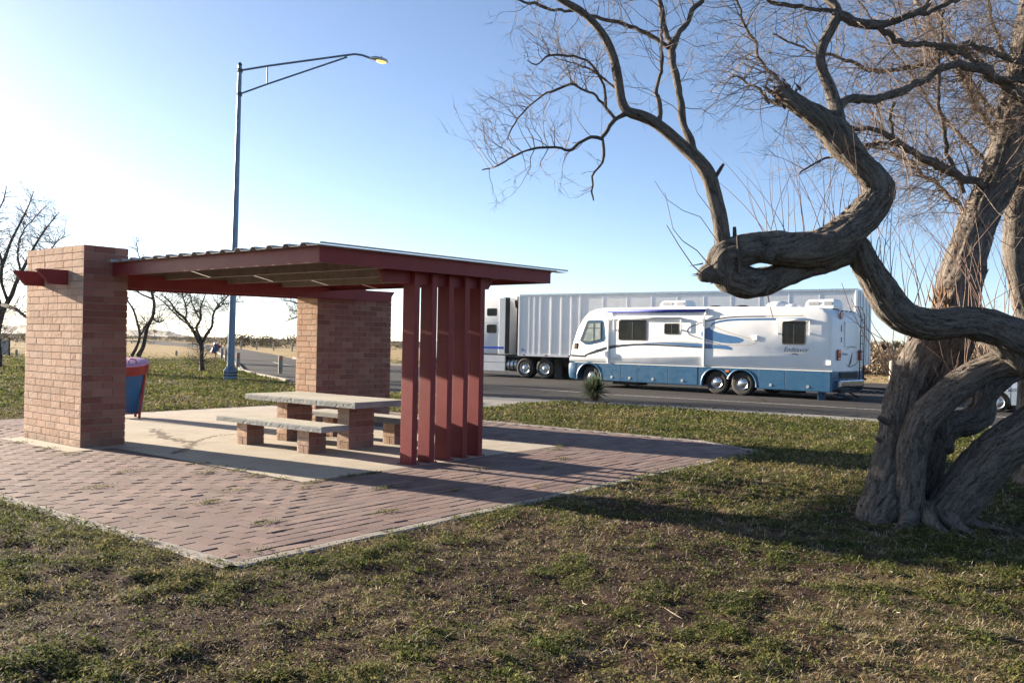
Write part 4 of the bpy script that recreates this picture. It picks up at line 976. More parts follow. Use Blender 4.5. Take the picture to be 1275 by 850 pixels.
for k, (c_, mat_) in enumerate(((0, 'red_lens'), (.05, 'awning_blue'), (.1, 'black'))):
    m = MB(); P = []
    for i in range(30): t_ = i/29; P.append((-.55+.5*t_, .9+c_*3+.04*sin(i*2.2), 1.9-1.2*t_*(1-t_)*2-.35*t_+.04*cos(i*2.2)))
    m.tube(P, .018, 6); m.build('air_hose', MT[mat_], tk, smooth=True)
m = MB(); m.tube([(-.55, .75, 1.2), (-.55, .75, 4.05)], .07, 10); m.build('exhaust_stack', MT['dark_steel'], tk, smooth=True)
m = MB(); m.lathe([(.14,0),(.10,-.35),(.04,-.4)], 12, c=(-.45, .5, 3.85)); m.build('work_lamp', MT['black'], tk)
# ------------------------------------------------------------------ the gnarled tree
def dense_path(pts, step):
    # Catmull-Rom through (Vector, radius)
    out = []; n = len(pts)
    for i in range(n-1):
        q = [pts[max(0, min(n-1, j))] for j in (i-1, i, i+1, i+2)]; p0, p1, p2, p3 = [a[0] for a in q]; k = max(2, int((p2-p1).length/step))
        for s in range(k):
            t = s/k; p = .5*((2*p1)+(p2-p0)*t+(2*p0-5*p1+4*p2-p3)*t*t+(-p0+3*p1-3*p2+p3)*t**3); tt = t*t*(3-2*t); out.append((p, q[1][1]*(1-tt)+q[2][1]*tt))
    out.append(pts[-1]); return out
def limb_pts(l): return [(at(px, py, Y), w/2*Y/F_PX) for px, py, Y, w in l]
def ridge(seed, amp=.16, lump=.12, nr=7):
    ph = random.Random(seed); o = [ph.uniform(0, 50) for _ in range(4)]
    def fn(a, L, r, i):
        tw = a*nr/(2*pi)+L*.55*sin(o[0])
        wob = vnoise(L*2.1+o[1], a*.9, seed)*1.6
        v1 = 1-abs(2*(vnoise(tw+wob, L*1.3+o[2], seed+1))-1)
        v2 = 1-abs(2*(vnoise(tw*2.7+wob*2, L*5+o[3], seed+2))-1)
        low = vnoise(cos(a)*.9+o[0], sin(a)*.9+L*1.6, seed+3)
        return 1-amp*.5+amp*(v1*.65+v2*.35)-amp*.25+lump*(low-.5)*2
    return fn
def ring_noise(fn_seed, amp, lump, nr, N, radii, Ls, seg):      # the same ridges for a whole limb at once
    o = np.random.RandomState(fn_seed).uniform(0, 50, 4); a = np.arange(seg)/seg*2*pi
    A_, LL = np.meshgrid(a, Ls); x_, y_ = np.cos(A_), np.sin(A_); rr = np.array(radii)[:, None]
    # noise on the closed ring: sample on a cylinder so there is no seam
    def cyl(f, g, sd): return vnoise(x_*f+o[0]+LL*g*.31, y_*f+o[1]+LL*g, sd)
    w = cyl(1.2, 1.4, fn_seed)
    r1 = 1-np.abs(2*cyl(nr*.42, .9, fn_seed+1)-1); r2 = 1-np.abs(2*cyl(nr*1.1, 3.2, fn_seed+2)-1); r3 = cyl(nr*2.6, 16, fn_seed+4)
    low = cyl(.9, 2.0, fn_seed+3)
    knot = np.maximum(0, cyl(1.1, 3.0, fn_seed+5)-.72)*2.2
    return 1+amp*(r1*.45+r2*.45+r3*.35-.62)+lump*(low-.5)*2+knot*lump*1.2
def limb_mesh(m, pts, seg, step, seed, amp=.2, lump=.14, nr=7, flare=0):
    D = dense_path(pts, step); n = len(D)
    if max(d[1] for d in D) < .06:                    # thin limbs are kinked
        q0 = float(seed)*3.7; D = [(p+Vector([(float(vnoise(i*step*9, q0+k*31, 5))-.5)*.05+(float(vnoise(i*step*22, q0+k*17, 6))-.5)*.022 for k in range(3)])*min(1, i/6), r*(.8+.4*float(vnoise(i*step*12, q0, 8)))) for i, (p, r) in enumerate(D)]
    P = [d[0] for d in D]; rd = [d[1] for d in D]; Ls = [0]
    for a, b in zip(P[:-1], P[1:]): Ls.append(Ls[-1]+(b-a).length)
    K = ring_noise(seed, amp, lump, nr, n, rd, np.array(Ls), seg); base = len(m.v); t = (P[1]-P[0]).normalized(); nx_ = t.orthogonal().normalized()
    for i, p in enumerate(P):
        t = (P[min(i+1, n-1)]-P[max(i-1, 0)]).normalized(); nx_ = (nx_-t*nx_.dot(t)).normalized(); ny_ = t.cross(nx_)
        fl = 1+flare*max(0, 1-Ls[i]/.45)**2
        for k in range(seg):
            a = 2*pi*k/seg; r = rd[i]*K[i, k]*fl; m.v.append(tuple(p+nx_*(r*cos(a))+ny_*(r*sin(a)))); m.lu.append((k/seg*2*pi*max(rd[i], .03), Ls[i]))
    for i in range(n-1):
        a = base+i*seg
        for k in range(seg): m.f.append((a+k, a+(k+1) % seg, a+seg+(k+1) % seg, a+seg+k))
    if seg >= 44:                                      # loose plates of bark
        fr = random.Random(seed)
        for _ in range(int(n*seg*.028)):
            i = fr.randrange(2, n-2); k = fr.randrange(seg); p = Vector(m.v[base+i*seg+k]); nr_ = (p-P[i]).normalized(); t = (P[i+1]-P[i-1]).normalized(); s = t.cross(nr_); l = fr.uniform(.010, .034); w = fr.uniform(.005, .014); h = fr.uniform(.003, .011); j = fr.uniform(-.5, .5); t2 = (t+s*j*.5).normalized()*fr.choice((-1, 1)); q = len(m.v); uv = m.lu[base+i*seg+k]
            for c in (p-t2*l-s*w-nr_*.002, p-t2*l+s*w-nr_*.002, p+t2*l*.8+s*w*.75+nr_*h, p+t2*l*.8-s*w*.6+nr_*h, p+t2*l*.7-nr_*.002): m.v.append(tuple(c)); m.lu.append((uv[0]+(c-p).dot(s), uv[1]+(c-p).dot(t)))
            m.f += [(q, q+1, q+2, q+3), (q+3, q+2, q+4)]
    for e, rev in ((0, 1), (n-1, 0)):                 # rounded ends
        c = sum((Vector(m.v[base+e*seg+k]) for k in range(seg)), Vector())/seg; tt = (P[1]-P[0]).normalized()*-rd[0]*.4 if rev else (P[-1]-P[-2]).normalized()*rd[-1]*.5
        m.v.append(tuple(c+tt)); m.lu.append((0, Ls[e])); ci = len(m.v)-1
        for k in range(seg): q = (base+e*seg+k, base+e*seg+(k+1) % seg); m.f.append((q[1], q[0], ci) if rev else (q[0], q[1], ci))
    return D
rngT = random.Random(21)
def grow_twig(m, p, d, L, r, lev, rng, nseg=5, up=.05, spread=.6, kidn=(3, 5), wig=.22, seg=3, shrink=.52):
    pts = [p]; q = Vector(p); d = Vector(d).normalized(); h = L/nseg
    for i in range(nseg):
        d = (d+Vector((rng.gauss(0, wig), rng.gauss(0, wig), rng.gauss(0, wig)+up))).normalized(); q = q+d*h; pts.append(q.copy())
    rd = [r*(1-.75*i/nseg) for i in range(nseg+1)]
    m.tube(pts, rd, seg if r < .012 else 6, cap=False)
    if lev > 0:
        k = rng.randint(*kidn)
        for j in range(k):
            f = rng.uniform(.25, 1); i = min(nseg-1, int(f*nseg)); s = pts[i].lerp(pts[i+1], f*nseg-i); td = (pts[i+1]-pts[i]).normalized()
            o = Vector((rng.gauss(0, 1), rng.gauss(0, 1), rng.gauss(0, .8))); o = (o-td*o.dot(td)).normalized()
            grow_twig(m, s, td+o*rng.uniform(.5, 1.1)*spread*1.5, L*shrink*rng.uniform(.7, 1.25), max(.0016, r*(1-.7*f)*.62), lev-1, rng, max(3, nseg-1), up, spread, kidn, wig, seg, shrink)
def twigs_along(m, D, n, L, r, lev, rng, f0=.2, f1=1., bias=(0, 0, .25), **k):
    for _ in range(n):
        f = rng.uniform(f0, f1); i = min(len(D)-2, int(f*(len(D)-1))); td = (D[i+1][0]-D[i][0]).normalized(); o = Vector((rng.gauss(0, 1), rng.gauss(0, 1), rng.gauss(0, 1)))+Vector(bias)*2
        o = (o-td*o.dot(td)).normalized(); grow_twig(m, D[i][0], td*.35+o, L*rng.uniform(.6, 1.3), min(r, D[i][1]*.5), lev, rng, **k)

gt = empty('gnarled_tree', (4.02, 8.42, 0)); tag(gt, 'big bare gnarled tree with twisted low limbs on the lawn at the right', 'tree')
ginv = Vector((-4.02, -8.42, 0))
def shift(m): m.v = [(x+ginv.x, y+ginv.y, z) for x, y, z in m.v]; return m
trunkL = [
 ([(1096,668,8.42,50),(1095,640,8.42,48),(1103,596,8.42,40),(1114,548,8.42,38),(1124,505,8.45,42),(1139,462,8.5,44),(1155,425,8.55,42),(1170,392,8.6,36)], 1.0),      # left strand
 ([(1118,672,8.46,52),(1120,640,8.46,48),(1127,590,8.48,42),(1138,540,8.5,42),(1156,490,8.54,44),(1177,445,8.58,46),(1188,405,8.6,48),(1191,380,8.6,48),(1194,350,8.65,48),(1203,318,8.7,44),(1213,288,8.8,42),(1226,258,8.9,42),(1240,228,9.0,42),(1250,195,9.1,38),(1260,150,9.15,36),(1272,95,9.2,34),(1284,30,9.3,30),(1290,-30,9.3,26)], 1.0),
 ([(1146,668,8.62,34),(1152,630,8.62,30),(1160,585,8.62,25),(1167,545,8.64,22),(1172,505,8.66,22),(1178,470,8.64,22)], .8),
]
branches = {
 'A': [(1130,672,8.3,44),(1130,640,8.3,39),(1131,600,8.28,35),(1135,558,8.25,34),(1150,522,8.2,36),(1184,488,8.12,34),(1226,460,8.05,30),(1258,450,7.97,34),(1292,446,7.92,46),(1330,440,7.92,56)],
 'L2': [(1330,446,7.92,64),(1290,440,7.88,60),(1262,424,7.82,48),(1232,408,7.78,40),(1198,401,7.74,38),(1160,404,7.7,36),(1132,398,7.67,36),(1110,383,7.64,37),(1094,358,7.62,35),(1080,334,7.6,33),(1070,312,7.6,32),(1063,300,7.62,28)],
 'H': [(1068,298,7.62,26),(1058,310,7.62,32),(1030,323,7.62,32),(1000,333,7.6,26),(975,342,7.56,27),(952,350,7.53,30),(930,351,7.5,34),(910,343,7.48,36),(893,338,7.46,28),(880,341,7.45,19),(871,345,7.44,11)],
 'G': [(898,336,7.46,36),(906,322,7.44,40),(926,314,7.42,36),(950,310,7.42,33),(975,312,7.42,36),(1000,312,7.42,40),(1025,307,7.42,42),(1050,292,7.42,40),(1070,274,7.42,36),(1087,252,7.42,34),(1092,237,7.42,33),(1082,220,7.42,31),(1064,200,7.42,31),(1048,180,7.42,33),(1034,160,7.42,32),(1016,146,7.42,27),(1001,136,7.42,24),(986,125,7.42,22),(974,117,7.42,20),(966,112,7.42,12)],
 'F': [(905,318,7.46,26),(901,300,7.45,20),(897,275,7.42,19),(890,245,7.4,18),(882,218,7.38,18),(870,200,7.36,17),(852,183,7.34,15),(830,163,7.32,14),(812,150,7.3,13),(795,143,7.29,13),(781,138,7.28,12),(774,124,7.27,11),(770,100,7.26,11),(764,72,7.25,10),(754,49,7.24,10),(740,30,7.23,9),(722,14,7.22,9),(694,-3,7.2,8),(650,-35,7.2,6)],
 'F2': [(874,205,7.36,12),(862,182,7.38,10),(853,155,7.4,9),(846,124,7.42,9),(840,96,7.44,9),(836,68,7.46,9),(830,44,7.5,7),(822,15,7.52,6),(814,-12,7.52,5)],
 'F3': [(837,62,7.45,8),(847,40,7.43,7),(860,22,7.42,7),(872,6,7.4,6),(885,-22,7.4,5)],
 'F4': [(834,60,7.46,7),(818,50,7.5,6),(798,38,7.55,5.5),(775,28,7.58,5),(748,22,7.6,4.5),(715,17,7.62,4),(680,10,7.65,3.5),(640,0,7.7,2.5)],
 'F5': [(821,155,7.3,6),(820,130,7.32,5.5),(819,105,7.35,5),(823,75,7.38,4.2),(824,45,7.4,3.4),(826,10,7.42,2.5)],
 'C1': [(778,142,7.28,9),(766,150,7.24,8),(757,163,7.2,7),(748,173,7.16,6.5),(735,172,7.12,6),(722,177,7.08,5.5),(708,187,7.05,5),(690,186,7.0,4.5),(667,184,6.95,4),(645,190,6.92,3.5),(622,202,6.9,2.8),(600,212,6.88,1.8)],
 'C2': [(750,172,7.16,5),(752,192,7.15,4.5),(747,206,7.14,4),(739,219,7.13,4),(737,236,7.12,3.2),(736,253,7.12,2.2)],
 'C3': [(766,148,7.24,6),(755,135,7.26,5),(745,121,7.28,4.6),(731,112,7.3,4.4),(715,107,7.33,4.2),(698,109,7.36,4),(682,116,7.39,3.6),(666,128,7.42,3.2),(650,143,7.45,2.8),(640,160,7.46,2.4),(632,178,7.47,1.6)],
 'C4': [(754,133,7.26,5),(754,115,7.24,4.5),(750,100,7.22,4.3),(743,86,7.2,4.2),(732,75,7.18,4),(718,70,7.15,3.8),(700,70,7.12,3.5),(680,74,7.1,3),(665,80,7.08,2.4),(655,76,7.06,1.6)],
 'C5': [(770,115,7.27,5),(758,102,7.3,4.2),(745,95,7.34,3.6),(728,88,7.38,3),(708,80,7.4,2.2),(690,70,7.42,1.5)],
 'J': [(1046,168,7.44,18),(1043,145,7.44,16),(1038,125,7.46,14),(1032,108,7.48,13),(1025,92,7.5,12),(1021,72,7.52,12),(1026,52,7.54,12),(1034,36,7.56,12),(1042,20,7.58,12),(1040,8,7.6,11),(1028,-4,7.62,10),(1005,-25,7.64,9)],
 'K': [(1036,18,7.58,9),(1048,20,7.56,11),(1062,28,7.54,11),(1080,32,7.52,12),(1096,31,7.5,11),(1115,27,7.48,9),(1135,19,7.46,8),(1152,8,7.44,7),(1162,-15,7.42,6)],
 'K2': [(1048,19,7.57,6),(1020,12,7.6,5.5),(985,8,7.63,5),(950,-2,7.66,4),(920,-10,7.7,3)],
 'K3': [(1095,32,7.5,7),(1130,20,7.55,6),(1170,10,7.6,5.5),(1198,-6,7.65,5)],
 'M': [(1040,140,7.46,11),(1054,126,7.5,10),(1080,125,7.6,10),(1105,122,7.7,10),(1126,112,7.8,9.5),(1148,100,7.9,9),(1172,86,8.0,9),(1196,79,8.1,10),(1222,86,8.2,11),(1248,103,8.3,12),(1276,128,8.4,12),(1310,160,8.5,12)],
 'M2': [(1240,98,8.26,7),(1262,100,8.2,7),(1290,96,8.15,7),(1320,90,8.1,7)],
 'N': [(1230,234,8.9,13),(1205,226,8.8,11),(1182,213,8.7,10),(1160,203,8.6,9.5),(1140,192,8.5,9),(1120,178,8.4,7),(1100,168,8.3,6),(1078,161,8.2,5),(1058,160,8.15,4)],
 'N2': [(1112,173,8.35,5),(1108,150,8.3,4.5),(1110,128,8.25,4)],
 'N3': [(1118,178,8.4,5),(1098,180,8.35,4.5),(1075,181,8.3,4),(1050,192,8.2,3.4),(1025,200,8.15,2.8),(995,215,8.1,2)],
 'O': [(1095,35,7.5,7),(1120,50,7.8,6.5),(1150,56,8.1,6.5),(1180,58,8.4,6.5),(1212,58,8.7,7),(1245,68,8.9,7.5),(1285,82,9.1,8)],
 'Q2': [(1165,60,8.2,5),(1200,72,8.4,6),(1222,82,8.6,6.5),(1245,100,8.8,7),(1270,118,9.0,7)],
 'S': [(1200,240,8.9,5),(1180,190,8.8,5),(1170,140,8.7,5),(1168,90,8.7,4.5),(1172,40,8.7,4),(1180,-10,8.7,3)],
 'T': [(1252,190,9.1,10),(1230,150,9.2,9),(1205,115,9.3,8),(1185,75,9.4,7),(1160,35,9.5,6),(1135,-10,9.6,5)],
 'U': [(1215,280,8.8,7),(1190,250,9.0,6),(1160,225,9.2,5.5),(1128,200,9.4,5),(1100,185,9.6,4),(1070,185,9.8,3)],
 'V': [(1240,100,9.2,9),(1200,60,9.0,7),(1150,80,8.9,6),(1100,90,8.8,5),(1050,75,8.8,4),(1000,60,8.8,3),(960,40,8.8,2)],
 'X': [(1001,140,7.42,7),(985,120,7.5,6),(968,98,7.6,5),(952,80,7.7,4.5),(940,55,7.8,4),(925,25,7.85,3),(915,-10,7.9,2.4)],
 'X2': [(990,128,7.45,6),(975,130,7.5,5),(955,120,7.6,4),(935,105,7.7,3.2),(915,95,7.8,2.4)],
 'P': [(1160,672,8.34,56),(1178,642,8.3,56),(1202,611,8.24,56),(1222,586,8.18,54),(1241,565,8.12,54),(1264,547,8.06,52),(1292,528,8.0,52),(1340,494,7.92,54),(1400,455,7.8,52)],
 'Qb': [(1168,560,8.65,34),(1172,540,8.7,32),(1186,528,8.75,31),(1206,525,8.8,32),(1221,514,8.85,33),(1224,498,8.9,32),(1232,482,8.95,31),(1250,466,9.0,30),(1275,452,9.1,28)],
 'W': [(1062,305,7.62,10),(1068,297,7.63,9),(1064,291,7.64,5)],
}
m = MB(); DT = []
for i, (l, fl) in enumerate(trunkL): DT.append(limb_mesh(m, limb_pts(l), 64 if i < 2 else 44, .018, 100+i*7, .27, .12, 19, .2*fl))
shift(m).build('trunk', MT['bark'], gt, smooth=True)
DB = {}
for i, (k, l) in enumerate(branches.items()):
    pts = [(p_, r_*(.74 if k[0] == 'C' else 1)) for p_, r_ in limb_pts(l)]; big = max(p[1] for p in pts); m = MB()
    seg = 52 if big > .12 else (26 if big > .045 else 12)
    DB[k] = limb_mesh(m, pts, seg, .02 if big > .12 else .035, 300+i*11, .36 if k in 'GH' else   .24 if big > .12 else .16, .24 if k in 'GH' else .09 if k in 'AP' else .16 if big > .05 else .06, 15 if big > .12 else 5)
    shift(m).build('branch', MT['bark'], gt, smooth=True)
# roots that run into the soil
for i, (a, L_, r_) in enumerate([(200,.55,.07),(235,.5,.08),(262,.42,.075),(295,.5,.08),(330,.6,.075),(165,.5,.06),(20,.5,.06)]):
    m = MB(); c = Vector((3.98+.30*cos(R(a)), 8.38+.22*sin(R(a)), 0)); d = Vector((cos(R(a)), sin(R(a)), 0)); n_ = Vector((-d.y, d.x, 0))*random.Random(i).uniform(-.12, .12)
    limb_mesh(m, [(c-d*.12+Vector((0, 0, .16)), r_*1.2), (c+d*.08+Vector((0, 0, .06)), r_), (c+d*L_*.45+n_*.5+Vector((0, 0, .012)), r_*.62), (c+d*L_+n_+Vector((0, 0, -.05)), r_*.35)], 18, .02, 700+i, .24, .14, 7)
    shift(m).build('root', MT['bark'], gt, smooth=True)
# jagged ends of the broken limbs
for (px, py, Y, dx, dz, n_, sp) in [(968,114,7.42,-.6,.55,26,.055),(875,343,7.45,-.9,-.1,14,.035),(905,312,7.44,-.2,.8,12,.05)]:
    m = MB(); rs = random.Random(px); c0 = at(px, py, Y)
    for k in range(n_):
        b = c0+Vector((rs.gauss(0, sp), rs.gauss(0, sp), rs.gauss(0, sp)))-Vector((dx, 0, dz))*.05; t = b+Vector((dx, rs.gauss(0, .25), dz)).normalized()*rs.uniform(.05, .13)+Vector((rs.gauss(0, .015), 0, rs.gauss(0, .015))); w = rs.uniform(.006, .018); q = len(m.v)
        m.v += [(b.x-w, b.y, b.z), (b.x+w*.5, b.y-w, b.z+w), (b.x+w*.5, b.y+w, b.z-w), tuple(t)]; m.f += [(q, q+1, q+3), (q+1, q+2, q+3), (q+2, q, q+3)]
    shift(m).build('torn_end', MT['stub_dark'], gt)
# torn stub on the trunk and broken limb ends
m = MB(); rs = random.Random(5); c0 = at(1180, 376, 8.50)
for k in range(46):
    b = c0+Vector((rs.gauss(0, .075), rs.gauss(0, .05), rs.uniform(-.12, .02))); h = rs.uniform(.10, .30); w = rs.uniform(.008, .022); a = rs.uniform(0, pi); dx, dy = w*cos(a), w*sin(a)
    t = b+Vector((rs.gauss(-.02, .02), rs.gauss(0, .02), h)); n = len(m.v); m.v += [(b.x-dx, b.y-dy, b.z), (b.x+dx, b.y+dy, b.z), (b.x-dy, b.y+dx, b.z), (t.x, t.y, t.z)]; m.f += [(n, n+1, n+3), (n+1, n+2, n+3), (n+2, n, n+3)]
shift(m).build('torn_stub', MT['stub'], gt)
for (px, py, Y, dx, dz, r, h) in [(1008,306,7.38,.0,.10,.035,.10),(955,318,7.32,-.03,.02,.06,.06),(921,326,7.3,-.02,.16,.016,.22),(893,217,7.36,.05,.09,.016,.10),(915,300,7.4,-.01,.1,.018,.12),(1100,432,8.3,-.02,.02,.02,.06),(1102,524,8.3,-.06,.03,.03,.08),(1095,548,8.3,-.05,.03,.02,.05)]:
    m = MB(); p = at(px, py, Y); d = Vector((dx, -.02, dz)).normalized()*h; m.tube([p-d*.4, p+d*.5, p+d], [r*1.15, r, r*.8], 10, uv=True); shift(m).build('branch_stub', MT['bark'], gt)
# fine wood
m = MB(); rg = random.Random(33)
for k, n, L_, r_, lev in [('C1',34,.40,.0045,2),('C3',30,.34,.0042,2),('C4',24,.32,.0042,2),('C5',16,.3,.0035,2),('C2',6,.14,.003,1),('F4',26,.34,.0045,2),('F2',12,.5,.005,2),('F3',10,.45,.005,2),('F5',14,.45,.004,2)]:
    twigs_along(m, DB[k], n, L_, r_, lev, rg, .25, 1., (-.5, 0, .35) if k[0] == 'C' else (-.2, 0, .5), up=.05, kidn=(2, 4), wig=.2)
twigs_along(m, DB['F'], 8, .5, .006, 2, rg, .55, 1., (-.3, 0, .4), kidn=(1, 3), wig=.15)
shift(m).build('twigs', MT['twig'], gt)
m = MB()
for k, n, L_, r_, lev in [('N',59,.6,.007,3),('N3',31,.45,.005,2),('M',46,.6,.007,3),('O',40,.6,.007,3),('Q2',17,.6,.006,3),('S',40,.55,.006,3),('T',59,.7,.008,3),('U',55,.6,.006,3),('V',78,.6,.006,3),('X',50,.5,.006,2),('X2',31,.4,.005,2),('K',11,.5,.006,2),('K2',17,.45,.005,2),('J',8,.6,.006,3),('M2',11,.6,.006,3),('K3',14,.5,.006,3)]:
    twigs_along(m, DB[k], n, L_, r_, lev, rg, .08, 1., (-.35, 0, .1), up=.02, kidn=(2, 4), wig=.2)
for (l, fl), D in list(zip(trunkL, DT))[1:2]:
    twigs_along(m, D, 40, .8, .009, 3, rg, .55, 1., (-.3, -.2, .25), up=.03, kidn=(2, 4), wig=.2)
shift(m).build('twigs', MT['twig'], gt)
# whips: straight red-brown shoots
m = MB(); rw = random.Random(8)
def whip(p, L_, lean, r=.0048):
    d = Vector((rw.gauss(lean, .2), rw.gauss(0, .2), 1)).normalized(); c = Vector((rw.gauss(0, .24), rw.gauss(0, .2), rw.uniform(-.15, 0))); P = []
    for i in range(7): t = i/6; P.append(p+d*(L_*t)+c*(t*t*L_))
    m.tube(P, [r*(1-.75*i/6) for i in range(7)], 4, cap=False)
    if rw.random() < .5:
        q = P[2].lerp(P[3], .5); e = (d+Vector((rw.choice((-1, 1))*.35, rw.gauss(0, .2), 0))).normalized(); m.tube([q, q+e*L_*.2, q+e*L_*.38+Vector((0, 0, .06))], [r*.6, r*.45, r*.25], 3, cap=False)
for _ in range(30): i = rw.randint(20, len(DB['G'])-140 if len(DB['G']) > 260 else len(DB['G'])//2); whip(DB['G'][i][0], rw.uniform(.45, 1.25), -.05)
for _ in range(42): i = rw.randint(int(len(DB['L2'])*.22), int(len(DB['L2'])*.85)); whip(DB['L2'][i][0], rw.uniform(.4, 1.5), -.08)
for _ in range(26): i = rw.randint(int(len(DT[1])*.30), int(len(DT[1])*.6)); whip(DT[1][i][0], rw.uniform(.5, 1.3), -.1)
for _ in range(10): i = rw.randint(int(len(DB['A'])*.55), int(len(DB['A'])*.8)); whip(DB['A'][i][0], rw.uniform(.3, .8), -.05)
for (a, b, c, Y, r) in [((1122,487),(1075,415),(1048,352),8.25,.0065),((1112,468),(1088,420),(1060,372),8.2,.006),((1124,470),(1105,430),(1078,385),8.3,.005),((1127,472),(1128,400),(1131,330),8.35,.004),((1113,478),(1113,400),(1116,320),8.3,.004),((1120,462),(1102,424),(1050,390),8.22,.0045),((1120,545),(1108,520),(1098,495),8.2,.003),((1078,560),(1074,540),(1068,500),8.3,.003)]:
    m.tube([at(*a, Y), at((a[0]+b[0])/2-2, (a[1]+b[1])/2, Y-.05), at(*b, Y-.08), at((b[0]+c[0])/2-3, (b[1]+c[1])/2, Y-.1), at(*c, Y-.1)], [r, r*.9, r*.75, r*.6, r*.4], 5, cap=False)
for (P_, Y, r) in [([(885,332),(868,312),(850,300),(838,285),(828,240)],7.4,.005),([(878,345),(862,330),(845,305),(830,280)],7.4,.006),([(893,300),(872,270),(850,262),(830,248),(815,225)],7.35,.0035),([(900,292),(885,262),(868,240),(858,205)],7.3,.0035),([(966,350),(955,362),(958,378),(963,398)],7.4,.006),([(896,262),(886,255)],7.4,.006)]:
    m.tube([at(x, y, Y) for x, y in P_], [r*(1-.6*i/len(P_)) for i in range(len(P_))], 5, cap=False)
shift(m).build('shoots', MT['whip'], gt)

# second tree just behind, at the right edge of the picture
g2 = empty('tree', (5.92, 9.9, 0)); tag(g2, 'bare tree with a pale upright trunk standing behind the gnarled tree at the far right', 'tree')
m = MB(); off = Vector((5.92, 9.9, 0))
D2 = limb_mesh(m, [(at(1282,600,9.9),.15),(at(1281,520,9.9),.11),(at(1280,470,9.9),.10),(at(1279,414,9.9),.10),(at(1271,360,9.9),.11),(at(1264,310,9.9),.115),(at(1268,250,9.95),.11),(at(1282,180,10.),.10),(at(1290,90,10.),.08),(at(1288,-10,10.),.06)], 30, .03, 900, .26, .1, 7, .3)
Dq = []
for j, l in enumerate([[(1264,330,9.92,10),(1285,290,9.9,9),(1310,240,9.9,7)],[(1275,220,9.97,9),(1250,160,10.1,8),(1215,110,10.2,6),(1180,50,10.3,5),(1150,-10,10.4,3)],[(1282,170,10,8),(1260,100,9.9,6),(1240,40,9.8,5),(1225,-20,9.8,3)],[(1267,265,9.95,7),(1230,235,10.1,6),(1190,215,10.3,5),(1140,190,10.5,4),(1090,150,10.6,2.5)],[(1270,240,9.95,6),(1215,190,10.2,5),(1160,130,10.4,4),(1110,60,10.5,3),(1070,0,10.5,2)]]):
    Dq.append(limb_mesh(m, limb_pts(l), 12, .05, 950+j, .15, .05, 4))
m.v = [(x-off.x, y-off.y, z) for x, y, z in m.v]; m.build('trunk', MT['bark'], g2, smooth=True)
m = MB()
for D in Dq: twigs_along(m, D, 26, .7, .007, 3, rg, .1, 1., (-.3, 0, .15), up=.03, kidn=(2, 4), wig=.2)
twigs_along(m, D2, 40, .8, .008, 3, rg, .5, 1., (-.3, -.1, .2), kidn=(2, 4), wig=.2)
m.v = [(x-off.x, y-off.y, z) for x, y, z in m.v]; m.build('twigs', MT['twig'], g2)

# ------------------------------------------------------------------ bare trees beyond the shelter
def bare_tree(label, base, Y, limbs, seed, tw=(14, .9, .02, 3), group='bare trees beyond the shelter', extra=0, spread=.6, name='bare_tree'):
    t = empty(name, (base[0], base[1], 0)); tag(t, label, 'tree', group); rg = random.Random(seed); m = MB(); Ds = []; o = Vector((base[0], base[1], 0))
    limbs = [[(a_, b_, c_, d_*.78) for a_, b_, c_, d_ in l_] for l_ in limbs]
    for j, l in enumerate(limbs): Ds.append(limb_mesh(m, limb_pts(l), 12, .12, seed*31+j, .2, .1, 5, .3 if j == 0 else 0))
    m.v = [(x-o.x, y-o.y, z) for x, y, z in m.v]; m.build('trunk', MT['dark_bark'], t, smooth=True)
    m = MB()
    for j, D in enumerate(Ds):
        if j >= extra: twigs_along(m, D, int(tw[0]*3.4), tw[1]*1.1, tw[2]*.7, 3, rg, .22, 1., (0, 0, .3), up=.04, kidn=(2, 4), wig=.2, spread=spread)
    m.v = [(x-o.x, y-o.y, z) for x, y, z in m.v]; m.build('twigs', MT['dark_bark'], t); return t
Y = 41.97
bare_tree('small bare tree with a straight trunk and forked crown left of the lamp post', (-14.96, Y), Y, [
 [(252,464,Y,8.5),(251,450,Y,6.5),(251,435,Y,6.5),(249,424,Y,8)],
 [(248,426,Y,6),(242,414,Y-.4,5),(235,404,Y-.8,4.5),(229,395,Y-1.2,4),(220,388,Y-1.5,3.5),(212,376,Y-1.8,2.5),(200,366,Y-2,1.5)],
 [(231,398,Y-1,3),(232,385,Y-1.2,2.6),(228,370,Y-1.4,2),(222,352,Y-1.5,1.2)],
 [(251,424,Y,5.5),(246,414,Y+.3,4.5),(245,407,Y+.5,4),(250,396,Y+.8,3.5),(250,382,Y+1,2.6),(256,366,Y+1.2,1.8),(260,350,Y+1.2,1)],
 [(252,425,Y,5.5),(258,415,Y-.2,4.5),(264,406,Y-.3,4),(265,394,Y-.5,3.5),(270,382,Y-.6,2.6),(280,372,Y-.8,2),(292,362,Y-1,1.2)],
 [(236,404,Y-.8,3),(226,398,Y-1.4,2.4),(212,384,Y-2,2),(196,370,Y-2.6,1.4),(182,360,Y-3,.8)],
 [(266,388,Y-.5,2.5),(276,380,Y+.2,2),(288,377,Y+.6,1.5),(304,375,Y+.8,.9)],
 [(248,396,Y+.8,2.5),(240,380,Y+1.4,2),(236,362,Y+1.8,1.2)]], 3, (16, .75, .018, 2))
Y = 61.4
